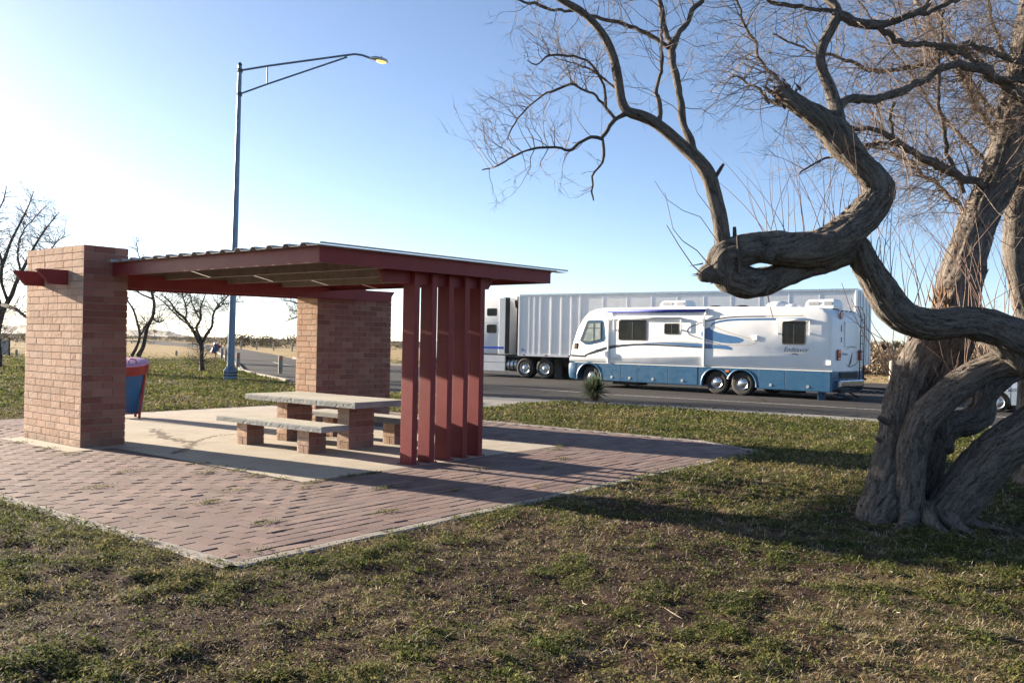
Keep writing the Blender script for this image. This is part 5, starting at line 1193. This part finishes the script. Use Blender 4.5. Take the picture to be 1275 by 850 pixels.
bare_tree('bare tree with two leaning trunks behind the litter barrel', (-26.4, Y), Y, [
 [(172,443,Y,7),(178,432,Y,6),(181,418,Y,6),(184,406,Y,5.5),(190,394,Y,5),(192,378,Y,4.5),(189,362,Y,4),(192,345,Y,3),(196,325,Y,2)],
 [(164,443,Y-.5,5.5),(171,430,Y-.5,4.5),(174,416,Y-.5,4),(171,402,Y-.4,3.5),(166,386,Y-.3,3),(158,372,Y,2.2),(150,350,Y,1.4)],
 [(190,396,Y,4),(197,401,Y-.3,2.4),(204,398,Y-.6,2)],
 [(176,416,Y-.5,3),(180,408,Y-.8,2.2),(183,400,Y-1,1.5)],
 [(190,372,Y,3.2),(174,365,Y+.5,2.6),(158,352,Y+1,2),(138,338,Y+1.4,1.3),(118,318,Y+1.6,.8)],
 [(191,365,Y,3),(202,350,Y-.5,2.4),(212,336,Y-1,1.6),(220,322,Y-1.2,1)],
 [(190,355,Y,2.6),(180,335,Y+.3,2),(172,315,Y+.5,1.4),(170,296,Y+.5,.8)],
 [(160,372,Y,2.2),(140,355,Y-.6,1.8),(118,340,Y-1,1.2),(98,318,Y-1.2,.8)]], 5, (14, 1.0, .022, 2))
Y = 42.0
bare_tree('large spreading bare tree cut off by the left edge of the picture', (-24.9, Y), Y, [
 [(-3,460,Y,13),(-2,440,Y,10),(-4,420,Y,10),(-2,402,Y,11),(2,388,Y,11)],
 [(0,395,Y,9),(6,382,Y,8),(14,368,Y,7),(20,352,Y,6),(30,332,Y,5),(40,312,Y,4),(52,292,Y,3),(64,276,Y,2),(74,264,Y,1.2)],
 [(4,380,Y,7),(18,384,Y-1,6),(28,391,Y-1.6,5),(38,398,Y-2,4),(52,396,Y-2.5,3),(64,388,Y-3,2)],
 [(2,386,Y,8),(-4,365,Y+.6,7),(-2,345,Y+1,6),(6,322,Y+1.2,5),(14,300,Y+1.4,4),(26,276,Y+1.6,3),(36,255,Y+1.8,2),(42,238,Y+2,1.2)],
 [(-3,360,Y+.6,6),(-14,335,Y+.4,5),(-18,305,Y,4),(-8,275,Y,3),(4,250,Y,2),(8,232,Y,1.2)],
 [(10,375,Y,5),(2,352,Y-1.2,4.5),(2,325,Y-1.6,4),(-6,300,Y-2,3),(-4,270,Y-2.2,2)],
 [(22,345,Y,4),(40,335,Y-.8,3),(58,318,Y-1.2,2.4),(72,300,Y-1.6,1.6),(88,292,Y-2,1)],
 [(26,340,Y,3.5),(22,315,Y+.6,3),(28,290,Y+.8,2.2),(46,268,Y+1,1.4),(58,256,Y+1,1)]], 7, (22, .95, .02, 3), spread=.5)
Y = 66.
bare_tree('bare tree standing out of sight behind the wide back pier, only its left twigs showing', (-14.5, Y), Y, [
 [(398,436,Y,6),(397,415,Y,5),(398,400,Y,5)],[(398,405,Y,4),(386,390,Y,3.4),(374,380,Y,2.6),(362,375,Y,1.8),(350,374,Y,1)],[(397,402,Y,4),(384,398,Y-1,3),(370,395,Y-1.5,2),(356,400,Y-2,1)],[(398,400,Y,4),(396,380,Y,3),(384,365,Y,2),(370,358,Y,1.2)],[(398,400,Y,4),(412,380,Y,3),(425,365,Y,1.5)],[(390,394,Y,3),(376,388,Y+1,2),(360,386,Y+1,1)]], 9, (12, 1.0, .02, 2))
# dry bare trees past the lot on the right
for i, (px, Y, h, sd_, lb) in enumerate([(1228,52,4.6,41,'bare grey tree past the lot, seen through the opening under the arched limb'),(1205,60,4.2,43,'thin bare tree beyond the lot close behind the tall split trunk'),(1150,75,4.4,45,'bare tree on the scrub line to the right of the motorhome')]):
    g = at(px, 440, Y); t = empty('bare_tree', (g.x, Y, 0)); tag(t, lb, 'tree', 'bare trees past the lot'); rg2 = random.Random(sd_); m = MB()
    m.tube([(0, 0, -.1), (.1, 0, .7), (.05, 0, 1.3)], [.16, .11, .09], 8); m.build('trunk', MT['twig'], t, smooth=True); m = MB()
    for k in range(9): grow_twig(m, Vector((.05, 0, 1.0+.04*k)), Vector((rg2.gauss(0, .7), rg2.gauss(0, .7), 1)), h*.55, .05, 3, rg2, 6, .04, .6, (2, 4), .14, 4)
    m.build('twigs', MT['twig'], t)

# ------------------------------------------------------------------ posts, signs, fence, gate
def bollard(px, Y, h=.86, r=.10, refl=True, label='', reflright=True):
    p = at(px, 440, Y); t = empty('bollard', (p.x, Y, -.03)); tag(t, label, 'bollard', 'wooden bollards along the drive'); m = MB()
    m.lathe([(r,0),(r,h-.05),(r*.86,h),(.001,h+.01)], 14); m.build('post', MT['post_wood'], t, angle=40)
    if refl: 
        m = MB(); m.lathe([(.001,-.014),(.062,-.012),(.065,0)], 14, 'y', (.035, -r-.001, h-.16)); m.build('reflector', MT['amber'], t)
    return t
bollard(349.5, 41.9, .86, .105, True, 'wooden bollard with an orange reflector standing next to the wide back pier')
bollard(296.5, 47.2, .88, .11, True, 'wooden bollard with an orange reflector just to the right of the lamp post')
bollard(281.5, 59.6, .86, .10, True, 'wooden bollard hard against the left side of the lamp post')
bollard(276.3, 65.5, .88, .10, False, 'wooden bollard touching the tilted blue litter barrel')
bollard(219.5, 73.9, .48, .10, False, 'stubby dark post alone on the grass between the two bare trees')
bollard(20.3, 63.6, .50, .10, False, 'stubby dark post on the grass left of the tall brick pier')
for i, (px, Y) in enumerate([(300,128),(319.5,122),(340.5,118),(363.5,112)]):
    p = at(px, 440, Y); m = MB(); m.lathe([(.11,0),(.10,1.15),(.001,1.2)], 8); o = m.build('fence_post', MT['post_wood'], loc=(p.x, Y, 0), angle=40)
    tag(o, ['fence post in the dry field, first one right of the lamp post','fence post in the dry field, second one right of the lamp post','fence post in the dry field, third one right of the lamp post','fence post in the dry field against the wide back pier'][i], 'fence post', 'posts of the far field fence')
p = at(1110.5, 476, 46.5); m = MB(); m.lathe([(.16,0),(.15,1.1),(.10,1.16),(.001,1.17)], 10); tag(m.build('fence_post', MT['post_wood'], loc=(p.x, 46.5, -.05), angle=40), 'weathered fence post beyond the lot between the motorhome and the gnarled tree', 'fence post')
gp = at(6, 443, 63); t = empty('field_gate', (gp.x, 63, 0)); tag(t, 'pale wire field gate between two dark posts at the left edge', 'gate')
for x in (-.34, .32):
    m = MB(); m.lathe([(.06,0),(.06,1.28),(.001,1.3)], 8, c=(x, 0, 0)); m.build('post', MT['dark_steel'], t)
m = MB(); m.box(-.28, .26, -.02, .0, .08, 1.16); 
for k in range(5): m.box(-.28, .26, -.035, -.021, .1+.25*k, .13+.25*k)
m.build('panel', simple('gate_mesh', (.42,.40,.36), .7, var=.3), t)
m = MB()
for k in range(4): m.box(.38, 7.5, -.012, .012, .3+.27*k, .318+.27*k)
for x in (2.6, 5., 7.4): m.box(x-.03, x+.03, -.03, .03, 0, 1.25)
tag(m.build('wire_fence', MT['post_wood'], loc=(gp.x, 63.2, 0)), 'low wire fence running right from the field gate to behind the tall brick pier', 'fence')
def sign(name, px, py, Y, s, mat, label, diamond=True, post=2.2):
    p = at(px, py, Y); t = empty(name, (p.x, Y, 0)); tag(t, label, 'road sign'); m = MB(); m.box(-.045, .045, .02, .1, 0, p.z+s*.3); m.build('post', MT['sign_grey'], t); m = MB()
    m.prism([(0,-s*.7),(s*.7,0),(0,s*.7),(-s*.7,0)] if diamond else [(-s*.6,-s*.35),(s*.6,-s*.35),(s*.6,s*.35),(-s*.6,s*.35)], -.01, .015); o = m.build('plate', mat, t); o.location.z = p.z; return t
sign('warning_sign', 192.7, 412.3, 190, .62, MT['yellow'], 'large yellow diamond road sign in front of the mesa')
sign('warning_sign', 267.6, 419.6, 210, .36, MT['yellow'], 'small yellow diamond sign just left of the lamp post')
sign('road_sign', 6.2, 409.3, 230, .60, MT['sign_red'], 'small red sign beside the far highway at the left edge', False)
sign('road_sign', 259.5, 414.5, 260, .9, MT['sign_grey'], 'grey board sign behind the small bare tree', False)
sign('delineator', 239.3, 424.0, 120, .22, MT['amber'], 'orange marker post at the field edge left of the small bare tree', False)

# ------------------------------------------------------------------ hills, scrub, wind turbines
def mesa(px0, prof, Y, name):
    m = MB(); n = len(prof); rg = random.Random(px0); P = []
    for a, b in zip(prof[:-1], prof[1:]):
        for k in range(8): t_ = k/8; P.append((a[0]+(b[0]-a[0])*t_, a[1]+(b[1]-a[1])*t_+rg.uniform(-.25, .25)))
    P.append(prof[-1]); top = [at(x, y, Y) for x, y in P]
    for row, (dy, f) in enumerate([(-420, -.02), (-220, .25), (-60, .78), (0, 1), (900, 1.0), (1300, 0)]):
        for k, p in enumerate(top):
            j = rg.uniform(-40, 40) if 0 < row < 3 else 0; m.v.append((p.x*(1+dy/Y), Y+dy+j, (p.z-1)*f if row != 0 else -5))
    q = len(top)
    for r_ in range(5):
        for k in range(q-1): m.f.append((r_*q+k, r_*q+k+1, (r_+1)*q+k+1, (r_+1)*q+k))
    o = m.build(name, MT['hill'], smooth=True); tag(o, kind='structure'); return o
mesa(-700, [(-900,409),(-600,404),(-300,407),(-100,404.5),(4,404),(14,404.8),(22,404.6),(26,403.2),(60,402.6),(110,406),(150,409.5),(162,409.6),(211,411),(218,414),(224,416),(238,418.0),(262,419.2)], 2600, 'mesa')
mesa(-5, [(-200,416),(60,414),(130,414.5),(180,416),(240,418),(275,419.5)], 1700, 'hills')

def scrub(name, label, xr, yr, n, hgt, cols, seed, dens=30, size=.28, wid=1.2, line=None):
    rs = np.random.RandomState(seed)
    if line is None: cx = rs.uniform(*xr, n); cy = rs.uniform(*yr, n)
    else:
        t = rs.uniform(0, 1, n); cx = line[0][0]+(line[1][0]-line[0][0])*t+rs.normal(0, line[2], n); cy = line[0][1]+(line[1][1]-line[0][1])*t+rs.normal(0, line[2], n)
    ok = ~in_poly(cx, cy, ASPH); cx, cy = cx[ok], cy[ok]; n = len(cx); hh = hgt*rs.uniform(.55, 1.25, n); N_ = n*dens; b = np.repeat(np.arange(n), dens)
    a = rs.uniform(0, 2*pi, N_); rr = np.sqrt(rs.uniform(0, 1, N_))*wid*hh[b]; z = rs.beta(1.6, 1.3, N_)*hh[b]; rr = rr*np.sqrt(np.clip(1.05-(z/hh[b])**2, .05, 1))
    C = np.stack([cx[b]+rr*np.cos(a), cy[b]+rr*np.sin(a), z], 1); s = size*hh[b]*rs.uniform(.4, 1.2, N_)
    d = rs.normal(0, 1, (N_, 3)); d[:, 2] = np.abs(d[:, 2])*1.2+.3; d /= np.linalg.norm(d, axis=1)[:, None]; e = np.cross(d, rs.normal(0, 1, (N_, 3))); e /= np.linalg.norm(e, axis=1)[:, None]
    V = np.stack([C-d*s[:, None], C+e*s[:, None]*.28, C+d*s[:, None], C-e*s[:, None]*.28], 1).reshape(-1, 3); V[:, 2] = np.maximum(V[:, 2], .0)
    cc = np.array(cols)[rs.randint(0, len(cols), n)][b]*rs.uniform(.6, 1.3, N_)[:, None]; cc = np.concatenate([cc, np.ones((N_, 1))], 1)
    o = np_mesh(name, V, np.arange(N_*4).reshape(-1, 4), MT['brush'], np.repeat(cc, 4, 0)); tag(o, label, 'scrub', kind='stuff'); return o
BR = [(.10,.075,.05),(.12,.095,.06),(.085,.075,.045),(.14,.105,.07)]; GRN = [(.06,.065,.035),(.075,.075,.04),(.09,.08,.05)]
scrub('scrub', 'dark band of desert scrub along the horizon behind the shelter', (-160, 60), (150, 330), 1500, .75, BR+GRN, 1, 34, .30, 1.4)
scrub('scrub', 'dense distant scrub flat along the skyline', (-500, 520), (330, 900), 4200, 1.3, GRN+BR[:1], 2, 12, .6, 2.2)
scrub('scrub', 'tall dry brown scrub behind the lot to the right of the motorhome', None, None, 230, 1.8, [(.30,.235,.165),(.25,.19,.135),(.21,.17,.115),(.33,.26,.19)], 3, 200, .13, .75, ((18, 66), (52, 34), 3.0))
scrub('scrub', 'second row of dry scrub farther right beyond the lot', None, None, 260, 2.1, [(.25,.20,.14),(.20,.16,.11),(.15,.135,.085)], 4, 110, .2, .9, ((8, 95), (90, 60), 7.))
scrub('scrub', 'patch of low dry bushes in the yellow field behind the small bare tree', (-52, -28), (150, 185), 16, 2.0, BR, 5, 160, .2, 1.3)
scrub('scrub', 'dark scrub along the far highway at the left edge', (-420, -110), (270, 420), 420, 1.6, BR+GRN, 6, 30, .3, 1.5)
for k, (px, hgt) in enumerate([(304,11),(311,13),(322.5,10),(333,15),(338.5,17),(346,14),(352.5,10)]):
    Y = 4200; p = at(px, 420, Y); t = empty('wind_turbine', (p.x, Y, 0), R(20*k)); tag(t, 'tiny pale wind turbine on the skyline right of the lamp post', 'wind turbine', 'far wind turbines on the skyline')
    m = MB(); m.tube([(0,0,0),(0,0,8+hgt*1.1)], [.9,.6], 6); m.build('tower', MT['sign_grey'], t); m = MB(); H_ = 8+hgt*1.1
    for j in range(3): a = 2*pi*j/3+k; m.tube([(0,-1.2,H_),(cos(a)*12,-1.2,H_+sin(a)*12)], [.6,.2], 4)
    m.build('rotor', MT['sign_grey'], t)

# ------------------------------------------------------------------ yucca
yu = empty('yucca', (2.33, 24.25, -.01)); tag(yu, 'spiky dark green yucca at the lawn edge in front of the motorhome', 'yucca'); ry = np.random.RandomState(3)
def spikes(n, cz, r0, r1, wid, down):
    a = ry.uniform(0, 2*pi, n); el = np.arcsin(ry.uniform(-.35 if down else -.1, 1, n)); L_ = ry.uniform(r0, r1, n)
    d = np.stack([np.cos(a)*np.cos(el), np.sin(a)*np.cos(el), np.sin(el)], 1); s = np.stack([-np.sin(a), np.cos(a), np.zeros(n)], 1)*wid; c = np.array([0, 0, cz])+ry.normal(0, .04, (n, 3))
    A_ = c-s*.6; B2 = c+s*.6; M1 = c+d*(L_*.5)[:, None]+s; M2 = c+d*(L_*.5)[:, None]-s; T_ = c+d*L_[:, None]-np.array([0, 0, 1])*(L_*.08)[:, None]
    V = np.stack([A_, B2, M1, M2, T_, T_], 1).reshape(-1, 3); i = np.arange(n)*6; return V, np.concatenate([np.stack([i, i+1, i+2, i+3], 1), np.stack([i+3, i+2, i+4, i+5], 1)])
V, Fq = spikes(560, .36, .38, .66, .020, True); V = V*np.array([1.0, 1.0, 1.0]); cc = np.array([(.07,.105,.06),(.09,.125,.07),(.15,.15,.09),(.055,.085,.045)])[ry.randint(0, 4, 560)]; cc = np.repeat(np.concatenate([cc, np.ones((560, 1))], 1), 6, 0)
me_o = np_mesh('leaves', V, Fq, MT['leaf'], cc); me_o.parent = yu
V, Fq = spikes(160, .16, .18, .36, .014, True); V[:, 2] = np.maximum(V[:, 2], .01); cc = np.repeat(np.array([[.16,.13,.08,1]]), len(V), 0); o = np_mesh('dry_skirt', V, Fq, MT['straw'], cc); o.parent = yu

# ------------------------------------------------------------------ weeds and dry grass on the lawn
def lawn():
    rs = np.random.RandomState(12)
    def pts(n, y0, y1, pw):
        # denser close by: pdf ~ y^-pw
        u = rs.uniform(0, 1, n); k = 1-pw; y = (y0**k+u*(y1**k-y0**k))**(1/k); x = rs.uniform(-1, 1, n)*(y*.80+1.6); return x, y
    bad = lambda x, y: (in_poly(x, y, SLAB) & (seg_dist(x, y, SLAB) > .10*vnoise(x*3, y*3, 17)-.065)) | in_poly(x, y, ASPH) | in_poly(x, y, APRON)
    # low leafy weeds
    x, y = pts(620000, 3.4, 88, 1.18); g, s, f = cover(x, y); hi = fbm(x*16, y*16, 61, 3)
    ok = (rs.uniform(0, 1, len(x)) < np.clip((.16+.9*g)*sstep(.40, .60, hi)+.02, 0, 1)*(1-f*.9)) & ~bad(x, y); x, y, g, hi = x[ok], y[ok], g[ok], hi[ok]
    k = 4; b = np.repeat(np.arange(len(x)), k); n = len(b); sc = np.clip(y[b]/7., .9, 5.5)
    px_ = x[b]+rs.normal(0, .020, n)*sc; py_ = y[b]+rs.normal(0, .020, n)*sc; z0 = gz(px_, py_); pz = z0+rs.uniform(.0, 1, n)**1.3*(.005+.05*np.clip(hi[b]-.38,0,1)*2.4)*np.minimum(sc, 1.5)
    L_ = rs.uniform(.007, .019, n)*sc; wd = L_*rs.uniform(.3, .55, n); a = rs.uniform(0, 2*pi, n); el = rs.uniform(-.3, 1.0, n)
    d = np.stack([np.cos(a)*np.cos(el), np.sin(a)*np.cos(el), np.sin(el)], 1); q = np.stack([-np.sin(a), np.cos(a), rs.normal(0, .3, n)], 1); C = np.stack([px_, py_, pz], 1)
    V = np.stack([C-d*L_[:, None]*.5, C+q*wd[:, None], C+d*L_[:, None], C-q*wd[:, None]], 1).reshape(-1, 3)
    pal = np.array([(.085,.105,.024),(.115,.140,.034),(.062,.076,.020),(.165,.165,.050),(.21,.175,.075)]); tone = vnoise(x*1.3, y*1.3, 91); ci = np.clip((tone*5+rs.normal(0, .9, len(x))).astype(int), 0, 4)
    cc = pal[ci][b]*rs.uniform(.55, 1.35, n)[:, None]; o = np_mesh('weeds', V, np.arange(n*4).reshape(-1, 4), MT['leaf'], np.repeat(np.concatenate([cc, np.ones((n, 1))], 1), 4, 0)); tag(o, 'low green leafy weeds matting the lawn', 'weeds', kind='stuff')
    # straw: bent dry blades, two segments each
    x, y = pts(800000, 3.4, 88, 1.18); g, s, f = cover(x, y); pa_ = fbm(x*10, y*10, 71, 3)
    ok = (rs.uniform(0, 1, len(x)) < np.clip((.18+s)*sstep(.38, .60, pa_)+.07+f*.3, 0, 1)) & ~bad(x, y); x, y, s, pa_ = x[ok], y[ok], s[ok], pa_[ok]; n = len(x); sc = np.clip(y/7., .9, 5.0)
    a = rs.uniform(0, 2*pi, n); L_ = rs.gamma(4, .0105, n)*np.minimum(sc, 1.6); lie = rs.uniform(0, 1, n)**.6; el = .1+1.1*(1-lie); wd = .0015*sc*rs.uniform(.7, 1.7, n)
    d = np.stack([np.cos(a)*np.cos(el), np.sin(a)*np.cos(el), np.sin(el)], 1); d2 = np.stack([np.cos(a+.4), np.sin(a+.4), np.sin(el)*.25], 1); q = np.stack([-np.sin(a), np.cos(a), np.zeros(n)], 1)*wd[:, None]
    B0 = np.stack([x, y, gz(x, y)-.002], 1); B1 = B0+d*(L_*.5)[:, None]; B2 = B1+d2*(L_*.5)[:, None]
    V = np.stack([B0-q, B0+q, B1+q, B1-q, B2+q*.25, B2-q*.25], 1).reshape(-1, 3); i = np.arange(n)*6; Fq = np.concatenate([np.stack([i, i+1, i+2, i+3], 1), np.stack([i+3, i+2, i+4, i+5], 1)])
    pal = np.array([(.52,.41,.23),(.43,.32,.16),(.62,.52,.35),(.32,.23,.12),(.25,.22,.08),(.56,.50,.38)]); cc = pal[rs.randint(0, 6, n)]*rs.uniform(.7, 1.15, n)[:, None]
    o = np_mesh('dry_grass', V, Fq, MT['straw'], np.repeat(np.concatenate([cc, np.ones((n, 1))], 1), 6, 0)); tag(o, 'short dry straw grass scattered over the lawn', 'dry grass', kind='stuff')
    # upright green blades in the lusher patches
    x, y = pts(150000, 3.6, 46, 1.1); g, s, f = cover(x, y); pb = fbm(x*1.6+5, y*1.6, 81, 3)
    ok = (rs.uniform(0, 1, len(x)) < np.clip(g*.9*sstep(.46, .62, pb), 0, 1)*(1-f*.8)) & ~bad(x, y); x, y = x[ok], y[ok]; n = len(x); sc = np.clip(y/7., .9, 3.4); a = rs.uniform(0, 2*pi, n); el = rs.uniform(.5, 1.4, n); L_ = rs.uniform(.02, .055, n)*np.minimum(sc, 1.6)
    q = np.stack([-np.sin(a), np.cos(a), np.zeros(n)], 1)*(.0016*sc)[:, None]; B0 = np.stack([x, y, gz(x, y)-.002], 1); T_ = B0+np.stack([np.cos(a)*np.cos(el), np.sin(a)*np.cos(el), np.sin(el)], 1)*L_[:, None]
    V = np.stack([B0-q, B0+q, T_+q*.2, T_-q*.2], 1).reshape(-1, 3); pal = np.array([(.13,.165,.042),(.18,.195,.06),(.10,.135,.034),(.26,.245,.10)]); cc = pal[rs.randint(0, 4, n)]
    o = np_mesh('grass_blades', V, np.arange(n*4).reshape(-1, 4), MT['leaf'], np.repeat(np.concatenate([cc, np.ones((n, 1))], 1), 4, 0)); tag(o, 'thin upright green grass blades among the weeds', 'grass', kind='stuff')
    # soil crumbs that catch the low sun
    x, y = pts(110000, 3.4, 13, 1.3); g, s, f = cover(x, y); ok = (rs.uniform(0, 1, len(x)) < np.clip(1.0-g*.7, 0, 1)) & ~bad(x, y); x, y = x[ok], y[ok]; n = len(x); r = rs.gamma(2.2, .0022, n)*np.clip(y/6, .8, 1.6)
    oc = np.array([(1,0,0),(0,1,0),(-1,0,0),(0,-1,0),(0,0,.8),(0,0,-.6)]); V = np.stack([x, y, gz(x, y)+r*.2], 1)[:, None, :]+oc[None]*r[:, None, None]*rs.uniform(.6, 1.3, (n, 6, 1)); i = np.arange(n)*6
    Fq = np.concatenate([np.stack([i+a_, i+b_, i+4], 1) for a_, b_ in ((0,1),(1,2),(2,3),(3,0))]); cc = np.array([(.13,.088,.065),(.17,.12,.09),(.10,.068,.05),(.22,.17,.12)])[rs.randint(0, 4, n)]
    o = np_mesh('soil_crumbs', V.reshape(-1, 3), Fq, MT['brush'], np.repeat(np.concatenate([cc, np.ones((n, 1))], 1), 6, 0), 3); tag(o, 'loose reddish soil crumbs on the bare patches', 'soil', kind='stuff')
    # weeds in the paving joints
    cl = [(.10,-5.0),(.34,-4.75),(.6,-4.72),(1.0,-4.7),(1.35,-4.72),(-.55,-4.6),(-.7,-2.6),(-.42,-.6),(-.36,.2),(-.35,1.2),(-1.4,-3.4),(-1.1,-5.0),(-1.3,-6.2),(-.2,-6.6),(.7,-5.6),(1.1,-6.3),(1.6,-6.5),(2.0,-6.75),(1.9,-6.0),(-1.9,-7.0),(3.2,-6.0),(2.6,-5.4),(4.2,-5.6),(5.0,-4.9),(5.4,-4.7),(-.05,-3.3),(.2,-3.9),(.28,-4.3),(.33,-2.6),(.33,-3.0),(.33,-3.4)]
    V = []; cc = []
    for u_, v_ in cl:
        for j in range(rs.randint(60, 200)):
            c = W(u_+rs.normal(0, .09), v_+rs.normal(0, .028), .012+abs(rs.normal(0, .014))); a, el = rs.uniform(0, 2*pi), rs.uniform(-.1, 1); L2_ = rs.uniform(.007, .018); d = Vector((cos(a)*cos(el), sin(a)*cos(el), sin(el)))*L2_; q = Vector((-sin(a), cos(a), .2))*L2_*.4
            V += [c-d*.5, c+q, c+d, c-q]; k_ = pal[rs.randint(0, 4)]*rs.uniform(.5, 1); cc += [(*k_, 1)]*4
    V = np.array([tuple(p) for p in V]); o = np_mesh('joint_weeds', V, np.arange(len(V)).reshape(-1, 4), MT['leaf'], np.array(cc)); tag(o, 'small green weeds sprouting from the brick paving joints', 'weeds', kind='stuff')
    # pale dead stalks lying about
    m = MB(); rr = random.Random(6)
    for k in range(90):
        y = rr.uniform(4.0, 10.5); x = rr.uniform(-.62, .62)*y
        if bad(np.array([x]), np.array([y]))[0]: continue
        a = rr.uniform(0, 2*pi); L2_ = rr.uniform(.05, .16); c = Vector((x, y, float(gz(np.array([x]), np.array([y]))[0])+.012)); d = Vector((cos(a), sin(a), rr.uniform(-.05, .25)))*L2_; n_ = Vector((-sin(a), cos(a), .3))*rr.uniform(-.3, .3)*L2_
        m.tube([c-d*.5, c+n_, c+d*.5], [.0022, .0028, .0014], 4, cap=False)
    tag(m.build('dead_stalks', simple('dead_stalk', (.55,.47,.34), .8, var=.3)), 'pale dead stalks lying on the lawn', 'stalks', kind='stuff')
lawn()

# ------------------------------------------------------------------ the air
HZ = MB().box(-4300, 4300, -40, 4400, -3, 70)
t = NT('haze_air'); t.n.remove(t.b); pvn = t.node('ShaderNodeVolumePrincipled'); pvn.inputs['Color'].default_value = (.86,.90,.97,1); pvn.inputs['Density'].default_value = .00005; pvn.inputs['Anisotropy'].default_value = .35; t.link(pvn.outputs[0], t.out.inputs['Volume'])
hz = HZ.build('haze', t.m); tag(hz, 'thin bright air that pales the far hills', 'haze', kind='stuff')
